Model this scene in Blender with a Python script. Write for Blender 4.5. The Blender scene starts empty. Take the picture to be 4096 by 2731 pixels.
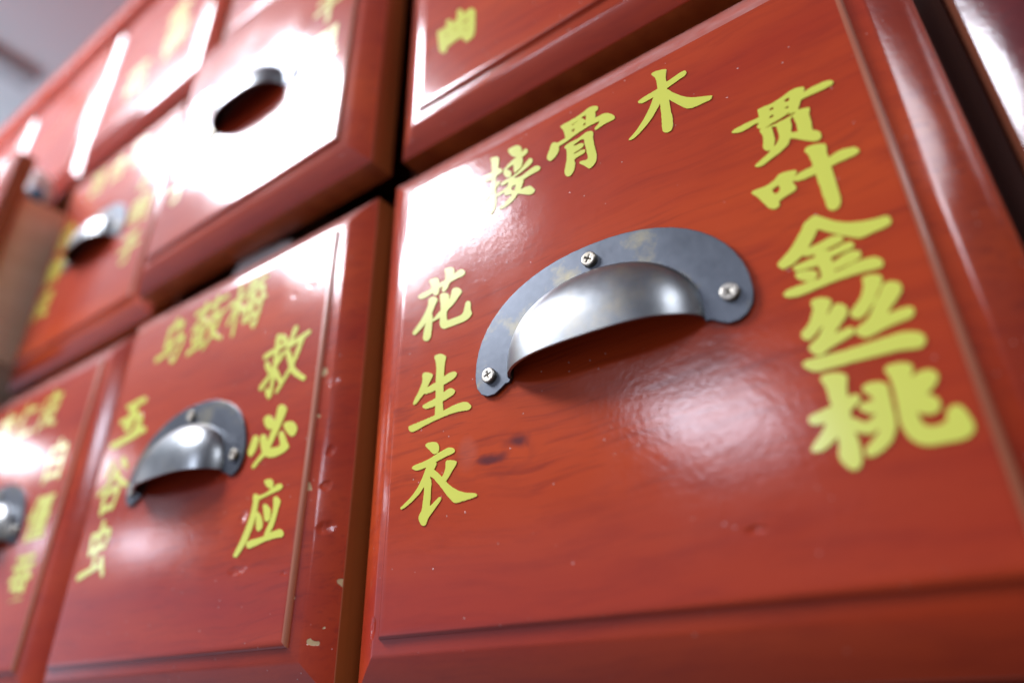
import bpy, bmesh, math, random
from mathutils import Vector, Matrix, noise

# ---------------------------------------------------------------- scene, camera, light
S = 0.19            # metres: width of a drawer's raised field (1 unit below)
Z0 = 1.45           # height of the middle drawer row above the floor
W, H, FH = 1.2538, 1.3126, 1.0222
scene = bpy.context.scene
col = scene.collection
random.seed(7)

cam_d = bpy.data.cameras.new('camera')
cam_d.sensor_width = 36.0
cam_d.lens = 24.145
cam_d.clip_start = 0.01
cam_d.clip_end = 60.0
cam_d.dof.use_dof = True
cam_d.dof.focus_distance = 1.29 * S
cam_d.dof.aperture_fstop = 3.1
cam_o = bpy.data.objects.new('camera', cam_d)
col.objects.link(cam_o)
rt = Vector((0.81540, 0.57864, -0.01755))
up = Vector((0.28309, -0.37210, 0.88397))
fw = Vector((-0.50497, 0.72576, 0.46721))
M = Matrix((rt, up, -fw)).transposed().to_4x4()
M.translation = Vector((0.18375, -0.17982, Z0 - 0.21467))
cam_o.matrix_world = M
scene.camera = cam_o

world = bpy.data.worlds.new('World')
scene.world = world
world.use_nodes = True
bg = world.node_tree.nodes['Background']
wt = world.node_tree                # a room that is brighter towards its left and ceiling
w_tc = wt.nodes.new('ShaderNodeTexCoord')
w_dot = wt.nodes.new('ShaderNodeVectorMath')
w_dot.operation = 'DOT_PRODUCT'
w_dot.inputs[1].default_value = (-0.86, 0.10, 0.50)
wt.links.new(w_tc.outputs['Generated'], w_dot.inputs[0])
w_rmp = wt.nodes.new('ShaderNodeValToRGB')
w_rmp.color_ramp.elements[0].position = 0.30
w_rmp.color_ramp.elements[0].color = (0.095, 0.080, 0.078, 1)
w_rmp.color_ramp.elements[1].position = 1.0
w_rmp.color_ramp.elements[1].color = (0.46, 0.49, 0.68, 1)
w_map = wt.nodes.new('ShaderNodeMapRange')
w_map.inputs[1].default_value = -1.0
wt.links.new(w_dot.outputs['Value'], w_map.inputs[0])
wt.links.new(w_map.outputs[0], w_rmp.inputs[0])
wt.links.new(w_rmp.outputs[0], bg.inputs['Color'])
bg.inputs['Strength'].default_value = 1.0

CEIL = Z0 + 1.0
PANEL_L = 42.0      # radiance of a ceiling panel


def panel(x, y, sx, sy, k=1.0, colr=(0.88, 0.90, 1.0)):
    d = bpy.data.lights.new('ceiling_panel_light', 'AREA')
    d.shape = 'RECTANGLE'
    d.size, d.size_y = sx, sy
    d.energy = PANEL_L * k * math.pi * sx * sy
    d.color = colr
    o = bpy.data.objects.new('ceiling_panel_light', d)
    o.location = (x, y, CEIL - 0.03)
    col.objects.link(o)
    return o


panel(-0.96, -0.655, 0.58, 0.56)
panel(-0.80, -3.25, 0.62, 0.95, 0.42, (0.78, 0.83, 1.0))
panel(-3.80, -1.05, 0.52, 0.52, 0.28)
panel(-6.00, -2.85, 1.20, 0.62, 0.24, (0.78, 0.83, 1.0))
panel(1.15, -1.00, 0.60, 0.60, 0.22)

up_d = bpy.data.lights.new('added_ceiling_fill', 'AREA')    # added fill lamp out of view, brightens the ceiling
up_d.size = 0.6
up_d.energy = 4.6
up_d.color = (0.78, 0.90, 1.0)
up_o = bpy.data.objects.new('added_ceiling_fill', up_d)
up_o.location = (-1.9, -0.25, Z0 + 0.35)
up_o.rotation_euler = (math.pi, 0, 0)
col.objects.link(up_o)

vs = scene.view_settings
vs.view_transform = 'Standard'
vs.look = 'None'
vs.exposure = 0.34
vs.gamma = 1.0
vs.use_curve_mapping = False
scene.cycles.max_bounces = 8


# ---------------------------------------------------------------- node helpers
def new_mat(name):
    m = bpy.data.materials.new(name)
    m.use_nodes = True
    nt = m.node_tree
    return m, nt, nt.nodes['Principled BSDF']


def N(nt, t, **kw):
    n = nt.nodes.new(t)
    for k, v in kw.items():
        setattr(n, k, v)
    return n


def mathn(nt, op, a, b=None, clamp=False):
    n = N(nt, 'ShaderNodeMath', operation=op, use_clamp=clamp)
    for i, v in enumerate((a, b)):
        if v is None:
            continue
        if hasattr(v, 'is_linked'):
            nt.links.new(v, n.inputs[i])
        else:
            n.inputs[i].default_value = v
    return n.outputs[0]


def mixc(nt, fac, a, b, mode='MIX'):
    n = N(nt, 'ShaderNodeMix', data_type='RGBA', blend_type=mode)
    for sock, v in ((n.inputs[0], fac), (n.inputs[6], a), (n.inputs[7], b)):
        if hasattr(v, 'is_linked'):
            nt.links.new(v, sock)
        else:
            sock.default_value = v if not isinstance(v, tuple) or len(v) == 4 else (*v, 1)
    return n.outputs[2]


def ramp(nt, fac, a, b, lo=0.0, hi=1.0):
    n = N(nt, 'ShaderNodeMapRange', clamp=True)
    nt.links.new(fac, n.inputs[0])
    n.inputs[1].default_value, n.inputs[2].default_value = a, b
    n.inputs[3].default_value, n.inputs[4].default_value = lo, hi
    return n.outputs[0]


def coords(nt, rnd=True):
    """object coordinates shifted by a per-object random amount"""
    tc = N(nt, 'ShaderNodeTexCoord')
    if not rnd:
        return tc.outputs['Object'], tc.outputs['Object']
    oi = N(nt, 'ShaderNodeObjectInfo')
    sh = N(nt, 'ShaderNodeVectorMath', operation='SCALE')
    sh.inputs[0].default_value = (3.1, 1.7, 5.3)
    nt.links.new(oi.outputs['Random'], sh.inputs['Scale'])
    ad = N(nt, 'ShaderNodeVectorMath', operation='ADD')
    nt.links.new(tc.outputs['Object'], ad.inputs[0])
    nt.links.new(sh.outputs[0], ad.inputs[1])
    return tc.outputs['Object'], ad.outputs[0]


def stretched(nt, vec, scale, ntype='ShaderNodeTexNoise', **inp):
    mp = N(nt, 'ShaderNodeMapping')
    mp.inputs['Scale'].default_value = scale
    nt.links.new(vec, mp.inputs['Vector'])
    t = N(nt, ntype)
    for k, v in inp.items():
        t.inputs[k].default_value = v
    nt.links.new(mp.outputs[0], t.inputs['Vector'])
    return t


def dist_to(nt, vec, p, sq=(1, 1, 1)):
    mp = N(nt, 'ShaderNodeVectorMath', operation='SUBTRACT')
    nt.links.new(vec, mp.inputs[0])
    mp.inputs[1].default_value = p
    ml = N(nt, 'ShaderNodeVectorMath', operation='MULTIPLY')
    nt.links.new(mp.outputs[0], ml.inputs[0])
    ml.inputs[1].default_value = sq
    ln = N(nt, 'ShaderNodeVectorMath', operation='LENGTH')
    nt.links.new(ml.outputs[0], ln.inputs[0])
    return ln.outputs['Value']


# ---------------------------------------------------------------- materials
def lacquer(name, axis='x', knots=(), chips=(), dents=(), smears=(), dust=0.0, tone=((0.360, 0.023, 0.009), (0.600, 0.076, 0.013))):
    """red lacquered wood; grain along local x (or z); extra wear at local positions (units)"""
    m, nt, b = new_mat(name)
    obj, vec = coords(nt)
    g = (1.0, 1.0, 1.0)
    k = 1.0 / S
    al, ac = 1.3 * k, 9.0 * k
    sc = (al, ac, ac) if axis == 'x' else (ac, ac, al)
    # wavy distortion so that the grain drifts
    wob = N(nt, 'ShaderNodeTexNoise')
    wob.inputs['Scale'].default_value = 2.2 * k
    wob.inputs['Detail'].default_value = 2
    nt.links.new(vec, wob.inputs['Vector'])
    wv = N(nt, 'ShaderNodeVectorMath', operation='SCALE')
    wv.inputs['Scale'].default_value = 0.10 * S
    nt.links.new(wob.outputs['Color'], wv.inputs[0])
    va = N(nt, 'ShaderNodeVectorMath', operation='ADD')
    nt.links.new(vec, va.inputs[0])
    nt.links.new(wv.outputs[0], va.inputs[1])
    v2 = va.outputs[0]
    broad = stretched(nt, v2, tuple(x * 0.42 for x in sc), Scale=1.0, Detail=3.0, Roughness=0.55)
    fine = stretched(nt, v2, tuple(x * 4.5 for x in sc), Scale=1.0, Detail=4.0, Roughness=0.6)
    c = mixc(nt, ramp(nt, broad.outputs['Fac'], 0.28, 0.76), tone[0], tone[1])
    c = mixc(nt, ramp(nt, fine.outputs['Fac'], 0.48, 0.76, 0, 0.36), c, (0.22, 0.015, 0.010))
    pores = stretched(nt, v2, tuple((x * 2.2 if i == (0 if axis == 'x' else 2) else x * 11.0) for i, x in enumerate(sc)), Scale=1.0, Detail=2.0, Roughness=0.5)
    patch = stretched(nt, v2, tuple(x * 0.22 for x in sc), Scale=1.0, Detail=2.0)
    pf = mathn(nt, 'MULTIPLY', ramp(nt, pores.outputs['Fac'], 0.54, 0.72), ramp(nt, patch.outputs['Fac'], 0.42, 0.62, 0.06, 0.32))
    c = mixc(nt, pf, c, (0.115, 0.010, 0.012))
    for (x, z, r) in knots:
        p = (x * S, 0, z * S)
        d = dist_to(nt, v_shift(nt, v_shift(nt, obj, 0.05, 8.0), 0.03, 25.0), p, (0.75, 0, 1.9))
        rings = N(nt, 'ShaderNodeMath', operation='SINE')
        nt.links.new(mathn(nt, 'MULTIPLY', d, 620.0), rings.inputs[0])
        fall = ramp(nt, d, 0.0, r * S * 3.0, 1.0, 0.0)
        f = mathn(nt, 'MULTIPLY', mathn(nt, 'MULTIPLY', ramp(nt, rings.outputs[0], -0.2, 1.0), fall), 0.55)
        c = mixc(nt, f, c, (0.13, 0.018, 0.020))
        eye = mathn(nt, 'MULTIPLY', ramp(nt, d, r * S * 0.22, r * S * 0.75, 1.0, 0.0), 0.8)
        c = mixc(nt, eye, c, (0.085, 0.020, 0.028))
    for (x, z, rx, rz, cc, f0) in smears:
        d = dist_to(nt, v_shift(nt, obj, 0.04, 14.0), (x * S, 0, z * S), (1.0 / (rx * S), 0, 1.0 / (rz * S)))
        c = mixc(nt, ramp(nt, d, 0.4, 1.0, f0, 0.0), c, cc)
    rough_extra = None
    chipmask = None
    for (x, z, r) in chips:
        yy = 0.054 * S if x > 1.08 else 0.016 * S
        d = dist_to(nt, v_shift(nt, obj, 0.030, 45.0), (x * S, yy, z * S), (1, 1 if x > 1.08 else 0, 1))
        f = ramp(nt, d, r * S * 0.85, r * S, 1.0, 0.0)
        chipmask = f if chipmask is None else mathn(nt, 'MAXIMUM', chipmask, f)
    # sparse dust specks
    sp = N(nt, 'ShaderNodeTexVoronoi')
    sp.inputs['Scale'].default_value = 70.0 * k
    nt.links.new(vec, sp.inputs['Vector'])
    spm = mathn(nt, 'MULTIPLY', ramp(nt, sp.outputs['Distance'], 0.05, 0.16, 1, 0), None)
    csep = N(nt, 'ShaderNodeSeparateColor')
    nt.links.new(sp.outputs['Color'], csep.inputs[0])
    pick = ramp(nt, csep.outputs[0], 0.86, 0.88)
    speck = mathn(nt, 'MULTIPLY', ramp(nt, sp.outputs['Distance'], 0.06, 0.13, 1, 0), pick)
    c = mixc(nt, mathn(nt, 'MULTIPLY', speck, 0.55), c, (0.75, 0.62, 0.55))
    if chipmask is not None:
        c = mixc(nt, chipmask, c, (0.62, 0.45, 0.24))
    if dust:
        dn = N(nt, 'ShaderNodeTexNoise')
        dn.inputs['Scale'].default_value = 24 * k
        dn.inputs['Detail'].default_value = 5
        nt.links.new(vec, dn.inputs['Vector'])
        c = mixc(nt, ramp(nt, dn.outputs['Fac'], 0.25, 0.75, dust * 0.5, dust * 1.3), c, (0.62, 0.50, 0.47))
    nt.links.new(c, b.inputs['Base Color'])
    b.inputs['Roughness'].default_value = 0.55
    b.inputs['Specular IOR Level'].default_value = 0.04
    if chipmask is not None:
        nt.links.new(mathn(nt, 'SUBTRACT', 1.0, chipmask), b.inputs['Coat Weight'])
    else:
        b.inputs['Coat Weight'].default_value = 1.0
    cr = N(nt, 'ShaderNodeTexNoise')
    cr.inputs['Scale'].default_value = 7 * k
    cr.inputs['Detail'].default_value = 6
    cr.inputs['Roughness'].default_value = 0.6
    nt.links.new(vec, cr.inputs['Vector'])
    nt.links.new(ramp(nt, cr.outputs['Fac'], 0.3, 0.7, 0.105, 0.18), b.inputs['Coat Roughness'])
    b.inputs['Coat IOR'].default_value = 1.52
    # relief: grain, orange peel, dents
    peel = N(nt, 'ShaderNodeTexNoise')
    peel.inputs['Scale'].default_value = 20 * k
    peel.inputs['Detail'].default_value = 2
    nt.links.new(vec, peel.inputs['Vector'])
    gr = stretched(nt, v2, tuple(x * 3.0 for x in sc), Scale=1.0, Detail=3.0, Roughness=0.5)
    hgt = mathn(nt, 'ADD', mathn(nt, 'MULTIPLY', peel.outputs['Fac'], 0.25), mathn(nt, 'MULTIPLY', gr.outputs['Fac'], 0.15))
    micro = N(nt, 'ShaderNodeTexNoise')
    micro.inputs['Scale'].default_value = 110 * k
    micro.inputs['Detail'].default_value = 3
    nt.links.new(vec, micro.inputs['Vector'])
    hgt = mathn(nt, 'ADD', hgt, mathn(nt, 'MULTIPLY', micro.outputs['Fac'], 0.24))
    scr = stretched(nt, vec, (3.0 * k, 3.0 * k, 34.0 * k) if axis == 'x' else (34.0 * k, 3.0 * k, 3.0 * k), 'ShaderNodeTexVoronoi', Scale=1.0, Randomness=1.0)
    scr.feature = 'DISTANCE_TO_EDGE'
    hgt = mathn(nt, 'SUBTRACT', hgt, ramp(nt, scr.outputs['Distance'], 0.0, 0.02, 0.018, 0.0))
    hgt = mathn(nt, 'ADD', hgt, mathn(nt, 'MULTIPLY', speck, 0.6))
    for (x, z, rx, rz, dep) in dents:
        d = dist_to(nt, v_shift(nt, obj, 0.02, 30.0), (x * S, 0, z * S), (1.0 / (rx * S), 0, 1.0 / (rz * S)))
        hgt = mathn(nt, 'SUBTRACT', hgt, ramp(nt, d, 0.30, 1.0, dep, 0.0))
    if chipmask is not None:
        hgt = mathn(nt, 'SUBTRACT', hgt, mathn(nt, 'MULTIPLY', chipmask, 2.0))
    bp = N(nt, 'ShaderNodeBump')
    bp.inputs['Strength'].default_value = 1.0
    bp.inputs['Distance'].default_value = 0.00016
    nt.links.new(hgt, bp.inputs['Height'])
    nt.links.new(bp.outputs[0], b.inputs['Coat Normal'])
    bp2 = N(nt, 'ShaderNodeBump')
    bp2.inputs['Strength'].default_value = 0.8
    bp2.inputs['Distance'].default_value = 0.00016
    nt.links.new(hgt, bp2.inputs['Height'])
    nt.links.new(bp2.outputs[0], b.inputs['Normal'])
    return m


def v_shift(nt, vec, amt, scale):
    """vector wobbled by noise (amt, scale in units) - gives marks a ragged outline"""
    t = N(nt, 'ShaderNodeTexNoise')
    t.inputs['Scale'].default_value = scale / S
    t.inputs['Detail'].default_value = 2
    nt.links.new(vec, t.inputs['Vector'])
    s = N(nt, 'ShaderNodeVectorMath', operation='SUBTRACT')
    nt.links.new(t.outputs['Color'], s.inputs[0])
    s.inputs[1].default_value = (0.5, 0.5, 0.5)
    k = N(nt, 'ShaderNodeVectorMath', operation='SCALE')
    k.inputs['Scale'].default_value = amt * S
    nt.links.new(s.outputs[0], k.inputs[0])
    a = N(nt, 'ShaderNodeVectorMath', operation='ADD')
    nt.links.new(vec, a.inputs[0])
    nt.links.new(k.outputs[0], a.inputs[1])
    return a.outputs[0]


def wood_plain(name, c1, c2, rough, axis='y', coat=0.0):
    m, nt, b = new_mat(name)
    obj, vec = coords(nt)
    k = 1.0 / S
    sc = {'x': (0.8 * k, 14 * k, 14 * k), 'y': (14 * k, 0.8 * k, 14 * k), 'z': (14 * k, 14 * k, 0.8 * k)}[axis]
    t = stretched(nt, vec, sc, Scale=1.0, Detail=4.0, Roughness=0.6)
    nt.links.new(mixc(nt, ramp(nt, t.outputs['Fac'], 0.35, 0.65), c1, c2), b.inputs['Base Color'])
    b.inputs['Roughness'].default_value = rough
    b.inputs['Coat Weight'].default_value = coat
    b.inputs['Coat Roughness'].default_value = 0.15
    bp = N(nt, 'ShaderNodeBump')
    bp.inputs['Distance'].default_value = 0.0002
    nt.links.new(t.outputs['Fac'], bp.inputs['Height'])
    nt.links.new(bp.outputs[0], b.inputs['Normal'])
    return m


def metal(name, base, worn, rough, amount=0.35):
    m, nt, b = new_mat(name)
    obj, vec = coords(nt)
    k = 1.0 / S
    t = N(nt, 'ShaderNodeTexNoise')
    t.inputs['Scale'].default_value = 9 * k
    t.inputs['Detail'].default_value = 6
    t.inputs['Roughness'].default_value = 0.65
    nt.links.new(vec, t.inputs['Vector'])
    f = N(nt, 'ShaderNodeTexNoise')
    f.inputs['Scale'].default_value = 60 * k
    f.inputs['Detail'].default_value = 3
    nt.links.new(vec, f.inputs['Vector'])
    c = mixc(nt, ramp(nt, t.outputs['Fac'], 0.52, 0.66, 0, amount), base, worn)
    c = mixc(nt, ramp(nt, f.outputs['Fac'], 0.3, 0.7, 0, 0.25), c, tuple(x * 0.6 for x in base))
    nt.links.new(c, b.inputs['Base Color'])
    b.inputs['Metallic'].default_value = 1.0
    nt.links.new(ramp(nt, t.outputs['Fac'], 0.3, 0.7, rough * 0.85, rough * 1.25), b.inputs['Roughness'])
    bp = N(nt, 'ShaderNodeBump')
    bp.inputs['Distance'].default_value = 0.00004
    nt.links.new(f.outputs['Fac'], bp.inputs['Height'])
    nt.links.new(bp.outputs[0], b.inputs['Normal'])
    return m


def plain(name, c, rough, metallic=0.0, **kw):
    m, nt, b = new_mat(name)
    obj, vec = coords(nt)
    t = N(nt, 'ShaderNodeTexNoise')
    t.inputs['Scale'].default_value = kw.get('scale', 12) / S
    nt.links.new(vec, t.inputs['Vector'])
    d = kw.get('var', 0.12)
    nt.links.new(mixc(nt, t.outputs['Fac'], tuple(min(1, x * (1 + d)) for x in c), tuple(x * (1 - d) for x in c)), b.inputs['Base Color'])
    b.inputs['Roughness'].default_value = rough
    b.inputs['Metallic'].default_value = metallic
    return m


MAT = {}
MAT['red'] = lacquer('red_lacquered_wood')
MAT['red_main'] = lacquer('red_lacquered_wood_knotted', knots=[(0.258, -0.742, 0.030), (0.31, -0.722, 0.022)],
                          smears=[(0.205, -0.72, 0.03, 0.035, (0.50, 0.20, 0.16), 0.18)],
                          chips=[(0.02, -0.012, 0.006)],
                          dents=[(0.70, -0.93, 0.02, 0.006, 3), (-0.03, -1.0, 0.012, 0.02, 3)])
MAT['red_worn'] = lacquer('red_lacquered_wood_chipped',
                          chips=[(1.092, -0.905, 0.011), (1.05, -1.015, 0.008), (1.002, -0.70, 0.007),
                                 (1.003, -0.42, 0.010), (1.001, -0.93, 0.004), (1.065, -0.99, 0.005), (1.003, -0.53, 0.006)],
                          dents=[(0.80, -0.855, 0.035, 0.012, 3.0), (0.79, -0.735, 0.016, 0.018, 2.5), (1.045, -0.62, 0.014, 0.014, 3.0),
                                 (1.04, -0.70, 0.014, 0.012, 3.0), (1.05, -0.79, 0.02, 0.016, 3.0), (1.03, -0.45, 0.016, 0.012, 1.5), (0.97, -0.88, 0.014, 0.006, 1.2),
                                 (0.93, -0.15, 0.02, 0.008, 2.5), (0.86, -0.155, 0.01, 0.01, 2.0)])
MAT['red_shaded'] = lacquer('red_lacquered_wood_shaded', tone=((0.085, 0.010, 0.012), (0.130, 0.017, 0.016)))  # shade and dark reflections painted into the lacquer of the right drawer
MAT['dusty'] = lacquer('dusty_lacquered_wood', dust=0.32)
MAT['edge'] = wood_plain('stained_edge_wood', (0.25, 0.056, 0.013), (0.35, 0.098, 0.023), 0.4, 'z', 0.4)
MAT['rubbed'] = wood_plain('rubbed_lacquer_edge', (0.40, 0.075, 0.030), (0.58, 0.20, 0.10), 0.35, 'z', 0.7)
MAT['raw'] = wood_plain('raw_drawer_wood', (0.76, 0.52, 0.34), (0.84, 0.63, 0.45), 0.5, 'y', 0.15)
MAT['dark'] = wood_plain('dark_carcass_wood', (0.13, 0.030, 0.016), (0.20, 0.055, 0.022), 0.5, 'z', 0.3)
MAT['steel'] = metal('tarnished_pull_metal', (0.28, 0.298, 0.305), (0.34, 0.30, 0.22), 0.34, 0.6)
MAT['plate'] = metal('dull_plate_metal', (0.128, 0.142, 0.162), (0.30, 0.26, 0.15), 0.40, 0.7)
MAT['screw'] = metal('nickel_screw', (0.50, 0.47, 0.40), (0.26, 0.20, 0.11), 0.38, 0.8)
MAT['slot'] = plain('dark_recess', (0.10, 0.075, 0.03), 0.8)  # darker colour for the bottom of the screw cross
MAT['yellow'] = plain('yellow_vinyl', (0.75, 0.78, 0.105), 0.30, var=0.03)
_y = MAT['yellow'].node_tree.nodes['Principled BSDF']
_y.inputs['Coat Weight'].default_value = 0.8
_y.inputs['Coat Roughness'].default_value = 0.16
MAT['ceil'] = plain('painted_ceiling', (0.82, 0.88, 0.93), 0.9, var=0.03)
MAT['track'] = plain('grey_metal_track', (0.52, 0.56, 0.60), 0.5)
MAT['bag'] = plain('pale_plastic', (0.82, 0.84, 0.82), 0.35)
MAT['blue'] = plain('blue_plastic', (0.05, 0.30, 0.55), 0.4)
MAT['amber'] = plain('amber_plastic', (0.75, 0.45, 0.05), 0.4)


# ---------------------------------------------------------------- object helpers
def wpos(x, y, z=0.0):
    """plane units (x right, y up, z out of the cabinet) -> metres, local axes"""
    return Vector((x * S, -z * S, y * S))


def link(name, me, parent=None, mats=()):
    o = bpy.data.objects.new(name, me)
    col.objects.link(o)
    if parent is not None:
        o.parent = parent
    for m in mats:
        if m.name not in [x.name for x in me.materials if x]:
            me.materials.append(m)
    return o


def smooth(me, ang=35):
    me.polygons.foreach_set('use_smooth', [True] * len(me.polygons))
    me.set_sharp_from_angle(angle=math.radians(ang))


def from_bm(bm, name, ang=35):
    bmesh.ops.recalc_face_normals(bm, faces=bm.faces)
    me = bpy.data.meshes.new(name)
    bm.to_mesh(me)
    bm.free()
    smooth(me, ang)
    return me


def box_bm(bm, x0, x1, y0, y1, z0, z1, bev=0.0):
    """box in plane units"""
    r = bmesh.ops.create_cube(bm, size=1.0)
    vs_ = r['verts']
    for v in vs_:
        v.co = wpos(x0 if v.co.x < 0 else x1, y0 if v.co.z < 0 else y1, z0 if v.co.y < 0 else z1)
    if bev:
        es = list({e for v in vs_ for e in v.link_edges})
        bmesh.ops.bevel(bm, geom=es, offset=bev * S, segments=2, affect='EDGES', profile=0.5)


def box(name, dims, mat, parent=None, bev=0.004):
    bm = bmesh.new()
    box_bm(bm, *dims, bev)
    return link(name, from_bm(bm, name), parent, (mat,))


def root(name, loc, label, cat, group=None):
    o = bpy.data.objects.new(name, None)
    o.empty_display_size = 0.02
    o.location = loc
    o['label'] = label
    o['category'] = cat
    if group:
        o['group'] = group
    col.objects.link(o)
    return o


def curve_mesh(name, loops, depth, z, bevel=0.0, res=0):
    """flat outline(s) in plane units -> thin solid lying z above the field"""
    cu = bpy.data.curves.new(name, 'CURVE')
    cu.dimensions = '2D'
    cu.fill_mode = 'BOTH'
    cu.extrude = depth * S / 2
    cu.bevel_depth = bevel * S
    cu.bevel_resolution = res
    for lp in loops:
        sp = cu.splines.new('POLY')
        sp.points.add(len(lp) - 1)
        for p, (x, y) in zip(sp.points, lp):
            p.co = (x * S, y * S, 0, 1)
        sp.use_cyclic_u = True
    o = bpy.data.objects.new(name, cu)
    col.objects.link(o)
    bpy.context.view_layer.update()
    me = bpy.data.meshes.new_from_object(o.evaluated_get(bpy.context.evaluated_depsgraph_get()))
    bpy.data.objects.remove(o)
    bpy.data.curves.remove(cu)
    zc = (z + depth / 2) * S + bevel * S
    for v in me.vertices:
        x, y, zz = v.co
        v.co = (x, -(zz + zc), y)
    me.name = name
    smooth(me, 30)
    return me


# ---------------------------------------------------------------- shared meshes
BW, BE, BT = 0.094, 0.054, 0.132     # border width, its fall, thickness of a front


def front_mesh(fw_=1.0, fh=FH):
    prof = [(-0.018, 0.0), (-0.011, -0.0006), (-0.006, -0.0020), (-0.002, -0.0042), (0.0, -0.0068), (0.0006, -0.0100), (0.0050, -0.0112)]
    n = 10
    w_, d_ = BW - 0.0008 - 0.0050, BE - 0.0004 - 0.0112
    avg = d_ / w_
    s0 = math.tan(math.radians(16))
    s1 = 2 * avg - s0
    for i in range(1, n):
        t = i / n
        prof.append((0.0050 + w_ * t, -0.0112 - w_ * (s0 * t + (s1 - s0) * t * t / 2)))
    prof += [(BW - 0.0008, -BE + 0.0004), (BW, -BE - 0.0018), (BW, -BT)]
    bm = bmesh.new()
    rings = []
    for (o, z) in prof:
        rings.append([bm.verts.new(wpos(x, y, z)) for x, y in
                      ((-o, o), (fw_ + o, o), (fw_ + o, -fh - o), (-o, -fh - o))])
    # centre as a grid so that it can be very slightly cupped
    bm.faces.new(rings[0])
    bm.faces.new(rings[-1][::-1])
    for a, b in zip(rings[:-1], rings[1:]):
        for i in range(4):
            j = (i + 1) % 4
            bm.faces.new((a[i], a[j], b[j], b[i]))
    me = from_bm(bm, 'front', 28)
    for p in me.polygons:
        c = p.center / S
        if c.y > BE + 0.002:
            p.material_index = 1          # bare stained edge behind the lacquered face
        elif c.z > 0.001 and c.y > 0.0005:
            p.material_index = 3          # dust lies on the upper border
        elif c.y > BE - 0.0015 and c.x > fw_:
            p.material_index = 2
        elif 0.0005 < c.y < 0.0098 and c.x > fw_ - 0.012:
            p.material_index = 2          # rubbed arris of the raised field
    return me


CX, RIMY, AX, BY, RZ = 0.494, -0.600, 0.190, 0.156, 0.073    # cup pull: centre, rim height, half width, rise, reach


def plate_mesh():
    out = []
    # notch beside the cup, lobe round the screw, outer arc, mirrored
    half = [(-0.186, -0.600), (-0.189, -0.606), (-0.197, -0.606), (-0.207, -0.613), (-0.222, -0.621), (-0.238, -0.621), (-0.252, -0.614), (-0.262, -0.600), (-0.2655, -0.585)]
    arc = []
    n = 26
    for i in range(n + 1):
        a = math.pi - i / n * math.pi
        arc.append((0.266 * math.copysign(abs(math.cos(a)) ** 0.92, math.cos(a)), -0.572 + 0.191 * math.sin(a) ** 0.96))
    out = half + arc + [(-x, y) for x, y in reversed(half)]
    inner = []
    for i in range(25):
        a = i / 24 * math.pi
        inner.append(((AX - 0.006) * math.cos(a), RIMY + (BY - 0.004) * math.sin(a) ** 0.9 + (0.0 if 0 < i < 24 else 0.002)))
    return curve_mesh('pull_plate', [[(CX + x, y) for x, y in out + inner]], 0.0045, 0.0006, 0.0012, 1)


def cup_bm(bm):
    nu, nv = 48, 16
    th = 0.006

    def pt(u, v, off):
        a, b, r = AX - off, BY - off, RZ - off
        t = -1 + 2 * u
        x = a * math.sin(t * math.pi / 2)
        q = abs(x) / a
        yj = b * math.sqrt(max(0.0, 1 - q * q)) ** 0.82
        zr = r * max(0.0, 1 - q ** 3.0) ** (1 / 1.6)
        an = v * math.pi / 2
        y = yj * math.cos(an) ** 0.85
        z = zr * math.sin(an) ** 0.95
        # little flare where the cup leaves the plate
        return wpos(CX + x, RIMY + y, 0.003 + z + 0.004 * (1 - v) ** 8)

    grids = []
    for off in (0.0, th):
        g = [[bm.verts.new(pt(i / nu, j / nv, off)) for j in range(nv + 1)] for i in range(nu + 1)]
        for i in range(nu):
            for j in range(nv):
                bm.faces.new((g[i][j], g[i + 1][j], g[i + 1][j + 1], g[i][j + 1]))
        grids.append(g)
    for i in range(nu):      # rim between outer and inner shell
        a, b = grids[0], grids[1]
        bm.faces.new((a[i][nv], a[i + 1][nv], b[i + 1][nv], b[i][nv]))
    bmesh.ops.remove_doubles(bm, verts=bm.verts, dist=1e-6)


def pull_mesh():
    me0 = plate_mesh()
    bm = bmesh.new()
    bm.from_mesh(me0)
    n0 = len(bm.faces)
    cup = bmesh.new()
    cup_bm(cup)
    bmesh.ops.recalc_face_normals(cup, faces=cup.faces)
    tmp = bpy.data.meshes.new('tmp')
    cup.to_mesh(tmp)
    cup.free()
    bm.from_mesh(tmp)
    for f in bm.faces[n0:] if hasattr(bm.faces, '__getitem__') else []:
        f.material_index = 1
    bm.faces.ensure_lookup_table()
    for i, f in enumerate(bm.faces):
        f.material_index = 0 if i < n0 else 1
    me = bpy.data.meshes.new('cup_pull')
    bm.to_mesh(me)
    bm.free()
    smooth(me, 40)
    me.materials.append(MAT['plate'])
    me.materials.append(MAT['steel'])
    return me


def screw_mesh(ang):
    r, w, l = 0.0142, 0.0030, 0.0096
    cross = [(w, w), (l, w), (l, -w), (w, -w), (w, -l), (-w, -l), (-w, -w), (-l, -w), (-l, w), (-w, w), (-w, l), (w, l)]
    ca, sa = math.cos(ang), math.sin(ang)
    cross = [(x * ca - y * sa, x * sa + y * ca) for x, y in cross]
    ring = [(r * 0.86 * math.cos(i / 28 * 2 * math.pi), r * 0.86 * math.sin(i / 28 * 2 * math.pi)) for i in range(28)]
    me = curve_mesh('screw', [ring, cross], 0.006, 0.005, 0.0026, 3)
    me.materials.append(MAT['screw'])
    me.materials.append(MAT['slot'])
    bm = bmesh.new()
    bm.from_mesh(me)
    r0 = bmesh.ops.create_circle(bm, cap_ends=True, segments=20, radius=l * 1.25 * S)
    for v in r0['verts']:
        x, y, z = v.co
        v.co = (x, -0.0095 * S, y)
        for f in v.link_faces:
            f.material_index = 1
    bm.to_mesh(me)
    bm.free()
    smooth(me, 35)
    return me


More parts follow.
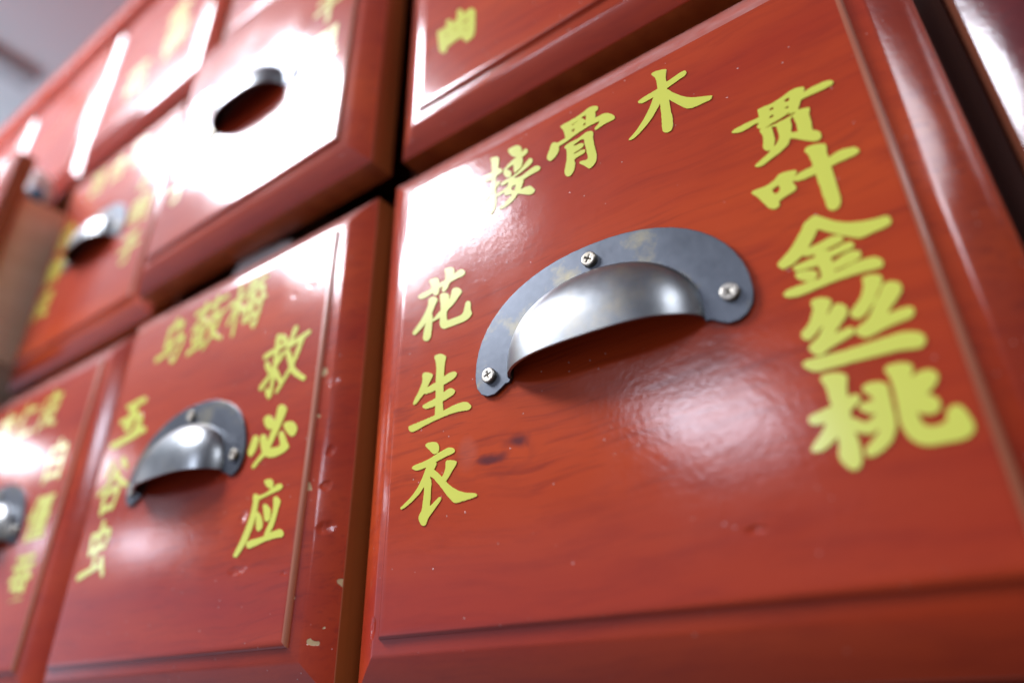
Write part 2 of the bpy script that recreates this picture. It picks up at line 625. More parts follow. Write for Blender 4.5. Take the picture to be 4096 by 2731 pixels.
FRONT = front_mesh()
PULL = pull_mesh()
SCREWS = [screw_mesh(0.25), screw_mesh(1.0), screw_mesh(0.62)]
SCREW_AT = [(0.262, -0.583), (0.4915, -0.4145), (0.7275, -0.5735)]

CHARS = [
    ('D1', '木', [[[666.1,-35.7],[660.3,-35.4],[657.2,-36.6],[656.2,-38.4],[662.3,-50.1],[663.4,-54.6],[663.4,-57.3],[664.3,-60],[664.1,-82.5],[658.5,-83.8],[653.1,-83.8],[650.4,-84.7],[643.2,-84.7],[640.5,-85.6],[636.9,-85.6],[627,-87.6],[622.3,-89.7],[621.5,-92.4],[622.5,-94.6],[627.9,-99],[630.6,-99.9],[638.7,-100],[641.4,-99.1],[647.7,-99.1],[650.4,-98.2],[653.8,-98.7],[651,-103.2],[648.8,-108.6],[643.5,-118.5],[634.5,-132],[626.1,-143.2],[611.7,-158.5],[602.7,-165.6],[596,-169.8],[592.8,-172.3],[592.3,-173.4],[592.8,-174.5],[596.4,-176.4],[602.7,-176.4],[612.6,-171.9],[625.2,-163.8],[637.3,-154.5],[647.2,-144.6],[660.6,-127.5],[663.9,-121.9],[664.3,-131.1],[663.4,-133.8],[663.4,-151.8],[662.5,-154.5],[662.5,-164.4],[661.6,-167.1],[661.6,-174.3],[660.7,-177],[660.7,-190.5],[661.8,-193.2],[664.4,-196.8],[669.3,-199.8],[672.9,-199.9],[676.5,-198.9],[678.6,-196.8],[681.2,-189.6],[682.3,-184.2],[682.3,-177.9],[683.2,-174.3],[683.2,-161.7],[682.3,-158.1],[682.3,-125.7],[682.8,-124],[683.9,-124.8],[685.2,-127.5],[706.2,-158.5],[711.6,-164.8],[715.2,-167.4],[722.4,-170.2],[727.8,-170.2],[730.5,-171.1],[750.3,-171.1],[753,-171.9],[758.4,-170],[761.1,-164.4],[759.3,-162.3],[732.3,-149.4],[723.3,-144],[715.7,-138.3],[705.3,-127.9],[692.4,-111.3],[688.8,-105.9],[686.7,-101.4],[682.5,-96],[682.6,-93.3],[709.8,-86.7],[717.9,-85.5],[720.1,-84.3],[722.7,-81.6],[723.7,-78.9],[723.5,-75.3],[722.4,-73.1],[720.6,-71.4],[711.6,-71.2],[687.3,-76.5],[683.7,-76.4],[683.2,-75.3],[683.2,-63.6],[687.3,-45.6],[685.5,-43.5],[679.2,-39.9]]]),
    ('D1', '骨', [[[519.6,-40.2],[518.3,-39.7],[512,-39.9],[501.2,-44],[488.6,-46.9],[485,-46.9],[482.3,-47.8],[472.4,-47.8],[469.7,-48.7],[452.6,-48.7],[448.1,-49.8],[445.9,-51],[445.1,-52.8],[450.2,-61.8],[452.9,-71.7],[454.1,-80.7],[454.8,-82.5],[454.6,-88.8],[451.7,-90.1],[444.5,-90.1],[441.8,-91],[436.4,-91],[432.8,-89.1],[429.6,-86.1],[427.4,-84.9],[423.8,-84.7],[422,-85.6],[419.9,-87.9],[417.2,-93.3],[415.1,-99.6],[410,-109.5],[408.2,-114.9],[408.1,-117.6],[409.1,-122.1],[410.9,-125.7],[413.7,-129.3],[416.6,-130.6],[419.3,-130.6],[422.9,-129.5],[426.9,-127.5],[433.7,-120.7],[436.7,-115.8],[438.5,-110.4],[437.9,-105],[440,-102.9],[444.5,-101.8],[449.9,-101.8],[452.6,-100.9],[457.1,-100.7],[474.2,-95.7],[490.4,-91.9],[493.1,-91.9],[501.2,-90.1],[505.7,-90.1],[508.4,-89.2],[529.1,-89.2],[530.9,-89.9],[535.4,-90.4],[535.7,-91.5],[534,-94.2],[531.3,-96.9],[526,-100.5],[523.4,-103.2],[523.4,-105.9],[524.4,-107.7],[525.5,-108.1],[529.1,-108.1],[546.2,-104.5],[552.5,-104],[554.3,-104.5],[566,-104.5],[568.7,-103.4],[570,-100.5],[569,-96],[563.3,-87.5],[556.1,-80.4],[549.8,-76.8],[542.6,-75],[539,-75.7],[528.2,-75.7],[527.1,-75.3],[527,-71.7],[528.6,-68.1],[528.6,-63.6],[527.9,-60.9],[530,-58.8],[532.7,-58.4],[534.7,-57.3],[535.8,-54.6],[535.7,-50.1],[534.5,-47.9],[530.9,-44.4],[523.7,-40.8]],[[506.6,-55.3],[507,-60],[506.2,-62.7],[506,-67.2],[504.8,-68.1],[503.6,-67.2],[499.8,-60.9],[495,-57.3],[495.5,-56.4],[496.7,-55.9]],[[487.7,-60.7],[488.1,-60.9],[486.8,-62],[482.3,-62.1],[481.4,-62.9],[476,-64],[472.4,-63.8],[471.5,-62.7],[472.4,-61.5],[473.3,-61.3],[482.3,-61.6],[485,-60.4]],[[503.9,-73.6],[504.3,-75.3],[504.1,-80.7],[502.1,-81.6],[498.5,-80],[498.2,-78.9],[498.9,-78]],[[477.8,-74.9],[478.5,-75.3],[478.1,-78.9],[477.2,-80.7],[476,-81.8],[472.4,-82.6],[471.3,-77.1]],[[507.9,-102.3],[506.6,-101.8],[501.2,-102],[492.2,-105.2],[482.3,-107.2],[462.5,-107.2],[455.3,-109.2],[453.1,-110.4],[451.4,-112.2],[451.4,-114],[454.7,-118.5],[455.7,-122.1],[455.7,-138.3],[454.9,-141],[454.8,-146.4],[453.8,-151.8],[447.8,-174.3],[447.7,-181.5],[450.5,-188.7],[455.3,-193.4],[460.7,-193.4],[463.4,-191.7],[465.2,-190],[469.1,-184.2],[471.8,-176.1],[473.6,-167.1],[472,-160.8],[472.1,-158.1],[472.8,-157.2],[474.2,-156],[477.8,-155.1],[490.4,-154],[494.9,-152.9],[497.9,-150.9],[497.9,-146.4],[496.7,-144.4],[494,-142.5],[487.7,-141.4],[485,-142.3],[477.8,-142.3],[475.1,-143.2],[472.2,-141.9],[472.2,-141],[474.2,-139.8],[478.7,-138.7],[483.2,-138.7],[488.6,-137.6],[493.1,-135.9],[494.3,-134.7],[496.1,-131.1],[496.1,-128.4],[492.2,-124.5],[485.9,-122.5],[478.7,-122.5],[473.3,-121.4],[472.4,-120.3],[475.1,-118.2],[489.5,-114.4],[495.8,-115.6],[497.9,-118.5],[498,-130.2],[499.8,-139.2],[499.9,-144.6],[500.7,-147.3],[500.8,-153.6],[502.5,-162.6],[502.5,-169.8],[501.2,-171.8],[497.6,-172.7],[491.3,-170.4],[485,-169.3],[482.9,-170.7],[482.9,-173.4],[493.1,-184.7],[499.4,-193.6],[503.9,-197.9],[507.5,-197.9],[512,-196.2],[516,-192.3],[518.6,-188.7],[520.4,-184.2],[521.4,-178.8],[521.5,-175.2],[522.3,-172.5],[522.3,-168.9],[521.5,-166.2],[521.4,-160.8],[520.6,-158.1],[519.6,-147.3],[518.8,-144.6],[518.7,-132.9],[517.9,-130.2],[517.9,-121.2],[519.6,-114],[519.6,-111.3],[516.9,-105.9],[513.8,-103.8]]]),
    ('D1', '接', [[[321.8,-38],[315.9,-37.5],[311.4,-38.6],[309.4,-40.7],[309.4,-45.2],[315.7,-57.8],[319.5,-63.6],[325.5,-69.5],[327.6,-70.7],[331.1,-71.3],[330.7,-72.2],[315,-78.2],[309.6,-80.9],[299.4,-87.5],[295.9,-91.1],[295.4,-92.9],[297.8,-94.7],[295,-98.3],[295,-100.1],[300.4,-111.8],[305.1,-116.6],[309.6,-118.5],[314.1,-118.4],[315.5,-117.2],[316.2,-116.3],[317.1,-110.9],[315.3,-105.5],[313.2,-102.4],[308.2,-97.4],[303.1,-94.7],[308.7,-92.6],[319.5,-89.9],[322.2,-89.8],[322.7,-91.1],[322.9,-110.9],[324.7,-113.6],[325.8,-114],[329.4,-113.9],[333.9,-112.1],[342.4,-107.3],[345,-102.8],[345.4,-99.2],[347,-93.8],[347,-87.5],[346.8,-85.7],[344.9,-83],[351.9,-80.6],[357.3,-77.9],[360.3,-74.9],[361.4,-71.3],[361.2,-69.5],[359.4,-65.9],[356.4,-62.9],[352.8,-62],[344.7,-65.5],[345.2,-55.1],[344.1,-51.5],[342,-47.5],[336.1,-41.6],[332.1,-39.5],[327.6,-38.4]],[[264.2,-38],[262.8,-37.7],[261.5,-38.9],[260.8,-39.8],[260.6,-41.6],[260.8,-45.2],[262.2,-48.8],[262.4,-52.4],[263.3,-55.1],[263.3,-62.3],[264.2,-65],[263.9,-80.3],[262.8,-80.7],[247.5,-80.7],[244.8,-80],[243,-80.7],[239.4,-80.7],[237.2,-82.1],[235.6,-84.8],[237.4,-91.1],[242.1,-95.9],[246.6,-97.7],[254.7,-99.5],[263.9,-100.1],[263.9,-121.7],[236.7,-134.9],[231,-138.8],[221.9,-147.8],[218.5,-152.3],[216.7,-155],[215.1,-159.5],[215.6,-160.4],[216.9,-161.6],[219.6,-162.6],[228.6,-162.6],[234,-161.6],[243,-156.2],[257.1,-144.2],[263.7,-139.8],[264.2,-150.5],[263.3,-153.2],[263.3,-164.9],[262.4,-167.6],[262.4,-173.9],[261.3,-179.3],[258.7,-182],[257.4,-182.3],[252.9,-181.4],[244.8,-177.2],[241.6,-176.6],[242.1,-178.8],[248,-184.7],[249.8,-187.4],[257.1,-194.6],[261,-196.7],[262.8,-196.7],[266.4,-194.1],[270.3,-189.2],[272.1,-185.6],[273.9,-180.2],[275.2,-171.2],[275.9,-169.4],[276.2,-155],[277.2,-154.7],[282.6,-156.3],[297.9,-152.8],[298.7,-153.2],[296.8,-159.5],[296.8,-160.4],[297.9,-161.7],[305.1,-165.2],[315,-168.2],[317.8,-170.3],[315.9,-172.4],[308.7,-176.9],[285.9,-188.3],[284.2,-190.1],[284,-191.9],[284.4,-193.2],[286.2,-194.9],[297,-194.9],[305.1,-193.1],[315,-189.5],[324.4,-183.8],[331.1,-175.7],[332.1,-175.4],[340.2,-179.9],[356.4,-190.4],[361.8,-193.1],[367.2,-194.1],[371.7,-192.2],[373.5,-190.5],[374.7,-188.3],[374.7,-185.6],[369.3,-176.6],[364.9,-171.2],[359.1,-168.2],[353.7,-168],[351,-167.1],[340.2,-167.1],[339.5,-166.7],[339.7,-165.8],[342.3,-162.2],[346.8,-152.3],[347.7,-149.6],[347,-146.9],[347.4,-144.9],[361.8,-142.7],[363.6,-141.9],[371.7,-141.9],[374.4,-141],[385.2,-141],[388.8,-139.9],[390.7,-136.1],[390,-132.5],[388.2,-129.8],[385.6,-127.1],[382.5,-125],[378,-123.9],[373.5,-123.9],[370.8,-124.8],[367.2,-125],[342.9,-132],[335.7,-132],[333,-131.1],[327.6,-131],[324.7,-127.1],[324.9,-126],[342,-122],[359.1,-116.6],[367.6,-112.7],[370.8,-109.5],[372,-107.3],[372.2,-101.9],[369,-97],[366.3,-95.3],[363.6,-95.3],[360,-97.1],[349.8,-104.6],[341.1,-112.1],[335.7,-115.7],[331.2,-117.5],[316.8,-121.1],[312.3,-120.3],[308.7,-122.1],[298.8,-122.1],[293.4,-123.2],[288.9,-125],[286.9,-127.1],[286.9,-128],[291.6,-131.9],[294.3,-132.8],[300.6,-132.9],[306.9,-131.3],[308.6,-131.6],[308.1,-135.2],[304.5,-142.4],[302.4,-144.5],[297,-146.3],[287.1,-148.2],[282.6,-148.2],[276.3,-149.5],[275,-146],[275,-136.1],[274.1,-133.4],[274.3,-131.6],[279.9,-127.5],[285.8,-121.7],[286.5,-119.9],[285.3,-117.7],[282.6,-116],[278.1,-115.8],[273.6,-117],[273.3,-116.3],[274.1,-112.7],[274.1,-107.3],[276.2,-98.3],[289.8,-94.1],[293,-92],[293.7,-90.2],[290.7,-85.3],[286.2,-80.7],[283.5,-79.1],[281,-78.5],[281.3,-74],[283.1,-65.9],[283.1,-61.4],[284,-58.7],[284,-50.6],[282,-46.1],[277.2,-42.2],[271.8,-39.5]],[[326.7,-148.5],[327.2,-149.6],[325.2,-158.6],[324,-161.5],[322.2,-161.6],[319.2,-159.5],[315.7,-155.9],[315.7,-152.3],[317.7,-149.3],[323.1,-148.2]]]),
    ('D1', '花', [[[142.3,-286.8],[136.4,-286.4],[134.4,-287.7],[134.4,-291.3],[136.9,-299.4],[136.9,-312],[135.5,-315.8],[130.1,-317],[126.5,-317],[123.8,-317.9],[119.3,-317.6],[118.9,-311.1],[117.8,-306.6],[116.6,-304.4],[114.3,-302.1],[110.3,-300],[104,-298.2],[93.2,-298.2],[91.2,-300.3],[91.2,-302.1],[96.2,-313.8],[96.6,-316.5],[98,-320.1],[97.7,-322.1],[88.7,-324.2],[83.3,-324.2],[80.6,-325.1],[72.5,-325.1],[70.7,-325.8],[66.2,-326],[61.7,-327],[59.7,-328.2],[59.7,-331.8],[64.4,-336.6],[71.6,-339.5],[82.4,-339.5],[85.1,-338.6],[88.7,-338.4],[101.3,-335],[102.4,-335.4],[104.6,-340.8],[107.2,-343.5],[112.1,-345.6],[114.8,-345.8],[116.1,-345.3],[118.7,-342.6],[120.5,-336.3],[120.9,-330.9],[123.8,-329.7],[129.2,-328.7],[130,-329.1],[129.5,-331.8],[127.9,-335.4],[128.1,-339.9],[131.9,-343.8],[137.3,-344],[142,-340.8],[145.7,-335.4],[147.8,-330.9],[150.8,-327],[154.4,-326],[167,-325.1],[169.7,-324.2],[172.4,-325.1],[184.1,-325.1],[189.5,-323],[191.6,-319.2],[191.6,-316.5],[189.5,-312.5],[185.4,-308.4],[179.6,-306.2],[172.4,-306.2],[164.3,-308.7],[160.7,-309.2],[160.5,-307.5],[162.1,-303],[161.6,-297.2],[157.5,-293.1],[154.4,-291],[150.8,-289.2]],[[96.9,-345.3],[92.3,-346.9],[90.3,-349.8],[89.9,-362.4],[84.5,-374.1],[80,-381.3],[70.3,-393.9],[56.3,-407.9],[50.5,-412.8],[48,-417.3],[48.8,-420],[51.8,-423],[54.5,-424.1],[58.1,-423.9],[62.6,-422.1],[68,-418.5],[80.1,-409.2],[84.2,-405.3],[85.1,-405.1],[81.3,-422.7],[81.1,-426.3],[80.2,-429],[80.2,-433.5],[79.3,-436.2],[79.3,-438.9],[80.4,-442.5],[81.5,-444.7],[84.2,-447.3],[88.7,-450],[93.2,-451.1],[98.1,-448.8],[101.6,-444.3],[102.7,-439.8],[102.7,-431.7],[103.6,-429],[103.6,-413.7],[104.9,-407],[106.7,-408.6],[111.2,-408.8],[125.3,-404.7],[125.2,-420],[126.3,-424.5],[128.9,-429.9],[131.9,-433.1],[137.3,-436.5],[140.9,-437.4],[190.4,-437.6],[200.3,-435.6],[205.7,-432.9],[210.2,-428.5],[211.6,-424.5],[209.1,-418.2],[208,-413.7],[208,-401.1],[206.9,-396.6],[204.8,-393.6],[199.4,-391.7],[197.6,-391.8],[194.6,-393.9],[193.8,-395.7],[189.8,-412.8],[187.7,-416],[184.1,-418.5],[180.5,-419.6],[149.9,-419.6],[146.3,-418.5],[145.2,-417.3],[144.1,-411.9],[144.1,-399.3],[145.2,-395.7],[149,-392.7],[155.3,-389.7],[161.1,-385.8],[167,-380.9],[177.8,-370.1],[180.5,-368.3],[183.5,-364.2],[183.7,-361.5],[182.6,-358.8],[180.1,-355.2],[174.2,-349.5],[168.8,-346.8],[164.3,-345.8],[160.7,-345.9],[158.5,-347.1],[156,-349.8],[154.7,-357.9],[152.9,-364.2],[150.8,-368.2],[149,-369.2],[149.5,-366.9],[149.3,-359.7],[147.2,-355.7],[143.6,-352.1],[134.6,-347.7],[130.1,-346.7],[124.4,-347.1],[122.9,-349.8],[123.4,-351.6],[123.4,-358.8],[126.1,-373.2],[126.1,-381.3],[127,-384],[126.7,-387.6],[107.6,-401.4],[104.9,-402.8],[104.5,-393.9],[102,-387.6],[102,-385.8],[104.3,-382.2],[110,-370.5],[115.1,-363.3],[116.9,-359.7],[117.1,-357],[114.4,-352.5],[109.4,-348.6],[102.2,-345.9]]]),
    ('D1', '生', [[[127.9,-492.1],[126.5,-491.6],[116.6,-491.8],[114.8,-493.5],[114.4,-494.8],[114.5,-497.5],[117.8,-505.6],[119.6,-512.8],[119.8,-517.3],[120.7,-520],[120.4,-553.3],[117.5,-554.5],[113.9,-554.8],[109.4,-556.3],[100.4,-558.1],[98.6,-557.8],[99.2,-556],[111.5,-538],[111.5,-533.5],[108.5,-530.5],[97.7,-525.1],[90.5,-523.1],[86,-523.3],[83.3,-525.9],[82.9,-527.2],[82.9,-530.8],[83.8,-533.5],[83.8,-541.6],[82.7,-546.1],[76.4,-558.7],[70.1,-568.6],[65.9,-574],[61.3,-583],[61.4,-586.6],[62.6,-587.8],[68.9,-587.8],[72.9,-585.7],[79.3,-579.4],[90.5,-570.5],[91.4,-571.5],[94.1,-572.6],[111.2,-572.6],[113.9,-571.7],[120.2,-571.1],[121.6,-574.9],[121.6,-586.6],[120.6,-588.4],[113,-590.5],[104,-591.7],[91.4,-594.4],[88.3,-595.6],[87.4,-597.4],[88.4,-600.1],[89.6,-601.4],[95.9,-604.9],[101.3,-605.9],[113,-605.9],[121.1,-604.7],[121.6,-606.4],[121.3,-624.4],[115.7,-625.7],[111.2,-625.7],[108.5,-626.6],[103.1,-626.6],[100.4,-627.5],[94.1,-627.5],[91.4,-628.4],[85.1,-628.4],[82.4,-629.3],[75.2,-629.3],[72.5,-630.2],[64.4,-630.2],[61.7,-631.1],[56.3,-631.1],[52.7,-632.2],[51.8,-633.4],[52.4,-637],[54.2,-640.6],[57.2,-643.6],[60.8,-645.4],[65.3,-646.4],[68.9,-646.4],[70.7,-645.7],[79.7,-644.5],[91.4,-641.2],[101.3,-639.2],[104,-639.2],[117.5,-636.5],[121.1,-636.5],[123.8,-635.6],[127.4,-635.6],[130.1,-634.7],[133.7,-634.7],[136.4,-633.8],[142.7,-633.8],[145.4,-632.9],[153.5,-632.9],[156.2,-632],[182.3,-632],[185,-632.9],[190.4,-632.9],[193.1,-633.8],[197.6,-633.8],[200.3,-634.7],[205.7,-634.7],[209.3,-633.7],[212.2,-631.6],[212.5,-628.9],[211.4,-626.2],[204.3,-619],[200.3,-616.9],[192.2,-614.9],[177.8,-614.9],[175.1,-615.8],[167.9,-615.8],[145.4,-620.3],[142.5,-619.9],[142.3,-615.4],[141.4,-612.7],[141.4,-606.4],[140.5,-603.7],[140.9,-600.6],[141.8,-599.8],[145.4,-599.5],[165.2,-594.1],[167.4,-592.9],[170.6,-589.7],[171.6,-586.6],[170.6,-584.4],[166.5,-580.3],[160.7,-577.3],[156.2,-577.1],[150.8,-578.2],[144.5,-580.6],[141.8,-580.5],[141.4,-579.4],[141.5,-565.9],[142.7,-564.7],[146.3,-564.4],[165.2,-559.9],[171.5,-556.4],[174.5,-553.3],[175.5,-550.6],[174.5,-547.9],[171,-544.3],[166.1,-542.9],[154.4,-542.9],[141.8,-546.8],[141.4,-539.8],[142.3,-537.1],[142.3,-524.5],[143.2,-521.8],[143.3,-516.4],[145.9,-506.5],[145.7,-502.9],[141.8,-498.8],[138.2,-496.3],[131,-492.7]]]),
    ('D1', '衣', [[[114,-678.7],[107.3,-678.2],[101.9,-679.3],[99.9,-680.5],[100.1,-683.5],[108.2,-691.7],[110.9,-693.5],[113.1,-696.7],[119.9,-703.2],[124.4,-705.2],[128,-704.3],[130.7,-704.3],[132.5,-703.3],[134.6,-701.2],[135.6,-695.8],[134.6,-690.4],[132.5,-686.4],[128.4,-682.3],[126.2,-681.1],[119.9,-679.3]],[[160.8,-699.4],[156.8,-699.1],[133.4,-704.4],[115.4,-710.4],[104.6,-713.1],[94.7,-714.2],[92,-715.1],[85.7,-715.1],[83,-716],[77.6,-716],[74.9,-716.9],[71.3,-717.1],[69.1,-718.3],[67.4,-720.1],[67.7,-722.2],[71.3,-724.8],[76.7,-727.5],[81.2,-728.6],[92,-728.6],[95.6,-727.7],[100.1,-727.5],[101.9,-726.8],[104.4,-727.3],[95,-747.1],[86.9,-759.7],[83,-764.5],[74,-773.6],[65,-780.6],[43,-793.9],[42.5,-794.8],[44.1,-797.5],[46.1,-797.9],[54.2,-795.9],[71.3,-787.8],[87,-777.7],[92,-773.6],[96.5,-769],[97.8,-766.9],[101,-764.3],[101.4,-766],[101.4,-778.6],[100.5,-781.3],[100.5,-788.5],[99.6,-791.2],[98.7,-802],[96.8,-809.2],[92.6,-814.6],[90.8,-818.2],[90.6,-821.8],[92.6,-827.2],[96.5,-832.9],[98.8,-835.3],[103.7,-837.5],[106.4,-837.3],[108.2,-836.4],[110.3,-834.4],[113.3,-827.2],[115.4,-824.1],[142.8,-797.5],[144.6,-793.9],[144.5,-792.1],[143.7,-791.2],[139.7,-790],[137,-790.9],[119.9,-802.2],[118.1,-802.2],[116.9,-801.1],[117.6,-798.4],[117.6,-793],[118.5,-790.3],[118.5,-766.9],[119.4,-764.2],[119.4,-760.6],[118.5,-757.9],[118.4,-754.3],[115.4,-748.9],[116.3,-747.2],[121.7,-750.4],[127.1,-754.8],[128.4,-757],[139.2,-767.8],[141,-770.5],[146,-775.5],[157.2,-789.4],[172.1,-804.2],[175.7,-806.7],[180.2,-807.8],[189.2,-807.8],[191.9,-806.9],[201.8,-806.9],[204.5,-806],[211.7,-806],[214.4,-805.1],[218.9,-805.1],[221.6,-804.2],[225.2,-804],[227.4,-802.9],[227.9,-802],[227.3,-800.2],[225.6,-798.4],[223.4,-797.2],[200,-792.3],[184.7,-786],[169.9,-776.8],[160.9,-769.6],[155.5,-764.2],[155,-763.3],[155.5,-762.4],[162.2,-755.5],[170.3,-744.9],[176.1,-739],[178.7,-735.4],[179.7,-731.8],[178.4,-729.7],[173,-727],[163.1,-724.3],[159.5,-724.1],[156.8,-723.2],[154.1,-724.3],[152.7,-726.4],[152.7,-736.3],[151.7,-740.8],[148.1,-748.9],[145.1,-752.7],[143.8,-752.5],[134.3,-743],[124.5,-735.4],[130.1,-726.4],[130.1,-723.7],[128.4,-721.9],[129.8,-720.7],[155,-715.3],[170.3,-713.1],[173,-711.5],[174.2,-710.2],[174.3,-707.5],[174.2,-706.6],[172.1,-704.3],[170.3,-702.7],[166.7,-700.9]]]),
    ('D1', '贯', [[[895.8,-233.1],[894.4,-232.6],[884.5,-232.8],[867.4,-238.7],[852.1,-241.6],[844.9,-241.6],[842.2,-240.7],[829.6,-240.9],[828.3,-243],[828.3,-257.4],[827.8,-258.5],[800.8,-258.7],[798.1,-259.6],[790,-259.6],[785.5,-260.7],[781.9,-262.5],[780.1,-264.2],[780.1,-265.8],[783.7,-268.4],[790,-271.1],[794.5,-272.2],[800.8,-272.2],[803.5,-271.3],[808,-271.3],[819.7,-268.6],[825.5,-269.1],[824.5,-271.8],[822.2,-274.5],[821.1,-277.2],[822.4,-280.2],[826,-283.9],[827.2,-284.4],[824.2,-286],[823.8,-287.1],[824,-289.8],[826.5,-297.9],[826.5,-306],[825.6,-308.7],[825.4,-312.3],[823.1,-320.4],[822.9,-325.8],[825.6,-331.2],[827.8,-333.2],[831.4,-334.5],[832.4,-335.7],[830.9,-337.5],[825.1,-341.3],[806.8,-350.1],[804.4,-352.4],[804,-353.7],[804.4,-354.9],[806.2,-356.6],[810.7,-358.4],[815.2,-358.4],[818.8,-357.5],[830.5,-352.5],[844,-347.6],[853,-343.1],[858.8,-339.3],[862.3,-335.7],[864.5,-330.3],[866.5,-328.9],[868.3,-329.1],[871.4,-331.2],[883.3,-342],[896.2,-352.1],[903.4,-355],[906.1,-353.9],[909.1,-351],[910.2,-348.3],[910,-340.2],[906.6,-334.8],[904.3,-332.7],[902.2,-332.1],[900.3,-329.4],[900.3,-326.7],[901.2,-324],[901.2,-318.6],[902.1,-315.9],[902.1,-296.1],[905.5,-287.1],[905.4,-283.5],[900.7,-281.4],[889,-278.2],[888.8,-277.2],[896,-262.8],[897.1,-261.6],[901.6,-260.5],[934.9,-260.5],[937.6,-259.6],[943,-259.6],[946.6,-258.5],[947.5,-257.7],[948.9,-253.8],[946.6,-249.1],[943,-247.2],[934.9,-245.2],[916.9,-245.2],[904.3,-247.8],[903.6,-247.5],[906.4,-242.1],[906.4,-238.5],[903.4,-235.5]],[[880,-245.5],[880.5,-249.3],[879.1,-251.5],[878.2,-252],[874.6,-251.3],[872.1,-250.2],[873.7,-246.4],[878.2,-245.2]],[[853,-250],[853.5,-252.9],[853,-254.9],[847.6,-255.1],[846.6,-254.7],[847.4,-252],[848.5,-250.8]],[[875.5,-261.7],[876,-263.7],[875.5,-266.2],[870,-264.6],[869.9,-263.7],[871,-262.5]],[[850.3,-265.6],[850.8,-268.2],[850.3,-270.2],[844.9,-270.4],[843.3,-270],[843.8,-268.2],[844.9,-267],[846.7,-266.1]],[[875.5,-277],[876.3,-279],[872.6,-280.8],[877.3,-281.2],[880.9,-280.3],[884.4,-280.8],[883.6,-281.9],[880,-283.7],[876.4,-283.9],[873.7,-284.8],[868.3,-284.8],[865.6,-285.7],[855.7,-285.7],[853,-286.6],[835.9,-286.6],[833,-285.3],[842.2,-284.5],[842.2,-284],[840.4,-283.9],[840.4,-283.4],[844.9,-283],[847.6,-282.1],[851.2,-282.1],[853.9,-281.2],[858.4,-281],[869.2,-278.3],[872.8,-276.9]],[[877.3,-287.8],[878.5,-289.8],[879.6,-302.4],[880.5,-305.1],[879.6,-309.6],[879.6,-319.5],[879.1,-320.6],[878.2,-320.8],[870.1,-317.8],[869.9,-316.8],[873.8,-301.5],[873.3,-299.7],[873.5,-292.5],[875.5,-288.5],[876.4,-287.7]],[[845.8,-290.4],[848.5,-291.3],[850.6,-293.4],[850.8,-314.1],[849.7,-318.6],[847,-324],[841.7,-329.4],[839.5,-330.3],[839.4,-329.4],[840.7,-326.7],[843.6,-316.8],[843.6,-293.4],[843,-290.7]]]),
    ('D1', '叶', [[[895.2,-358.4],[893.8,-358],[886.6,-358.1],[883.9,-359],[880.9,-362],[880.9,-365.6],[883.3,-370.1],[885.3,-378.2],[885.3,-384.5],[886.2,-387.2],[886.2,-396.2],[885.7,-397.3],[880.3,-398.5],[875.8,-398.5],[873.1,-399.4],[867.7,-399.5],[864.1,-400.4],[858.7,-403.6],[857.8,-403.4],[862.6,-395.3],[862.6,-394.4],[860.9,-392.6],[858.7,-391.4],[849.7,-388.7],[844.3,-387.7],[837.1,-387.7],[834.4,-388.7],[829.4,-393.5],[826.3,-395.6],[817.3,-399.2],[811,-400.3],[793.9,-399.4],[790.8,-400.7],[789.2,-402.5],[789.2,-403.4],[796.9,-415.1],[808.9,-442.1],[814.6,-447.8],[818.2,-448.9],[821.8,-448.7],[825.4,-446.1],[826.6,-443.9],[826.3,-439.4],[827.2,-437.4],[833.5,-434.6],[852.4,-429.8],[854.7,-427.7],[855.6,-425.9],[855.6,-421.4],[853,-414.2],[853.3,-410.4],[854.2,-410.4],[856.9,-412.7],[861.4,-414.5],[866.8,-414.7],[869.5,-415.6],[873.1,-415.6],[875.8,-414.7],[882.1,-414.7],[884.8,-413.8],[886.6,-414],[887.1,-415.1],[887.1,-434.9],[888,-437.6],[888,-460.1],[888.9,-462.8],[888.9,-479],[890.8,-484.4],[892.9,-486.7],[896.5,-489.2],[899.2,-489.4],[902.8,-488.3],[906.7,-484.4],[909.4,-478.1],[909.6,-474.5],[910.5,-471.8],[910.7,-410.6],[917.2,-410.2],[919.9,-409.3],[932.5,-409.3],[935.2,-408.4],[942.4,-408.4],[947.8,-407.3],[951.4,-405.6],[952.6,-403.4],[952.8,-400.7],[950.8,-396.2],[946.9,-392.3],[933.4,-388.7],[926.2,-388.7],[921.7,-389.6],[912.7,-392.9],[910.9,-392.8],[910.5,-391.7],[910.5,-380.9],[912.3,-373.7],[912.1,-366.5],[910,-364.4],[902.8,-360.8]],[[830.8,-407.7],[832.2,-410.6],[832,-416],[829.9,-419.8],[824.5,-422.3],[823.4,-421.4],[821.5,-416.9],[820.6,-412.4],[823.6,-410.3],[825.4,-410],[829.9,-407.7]]]),
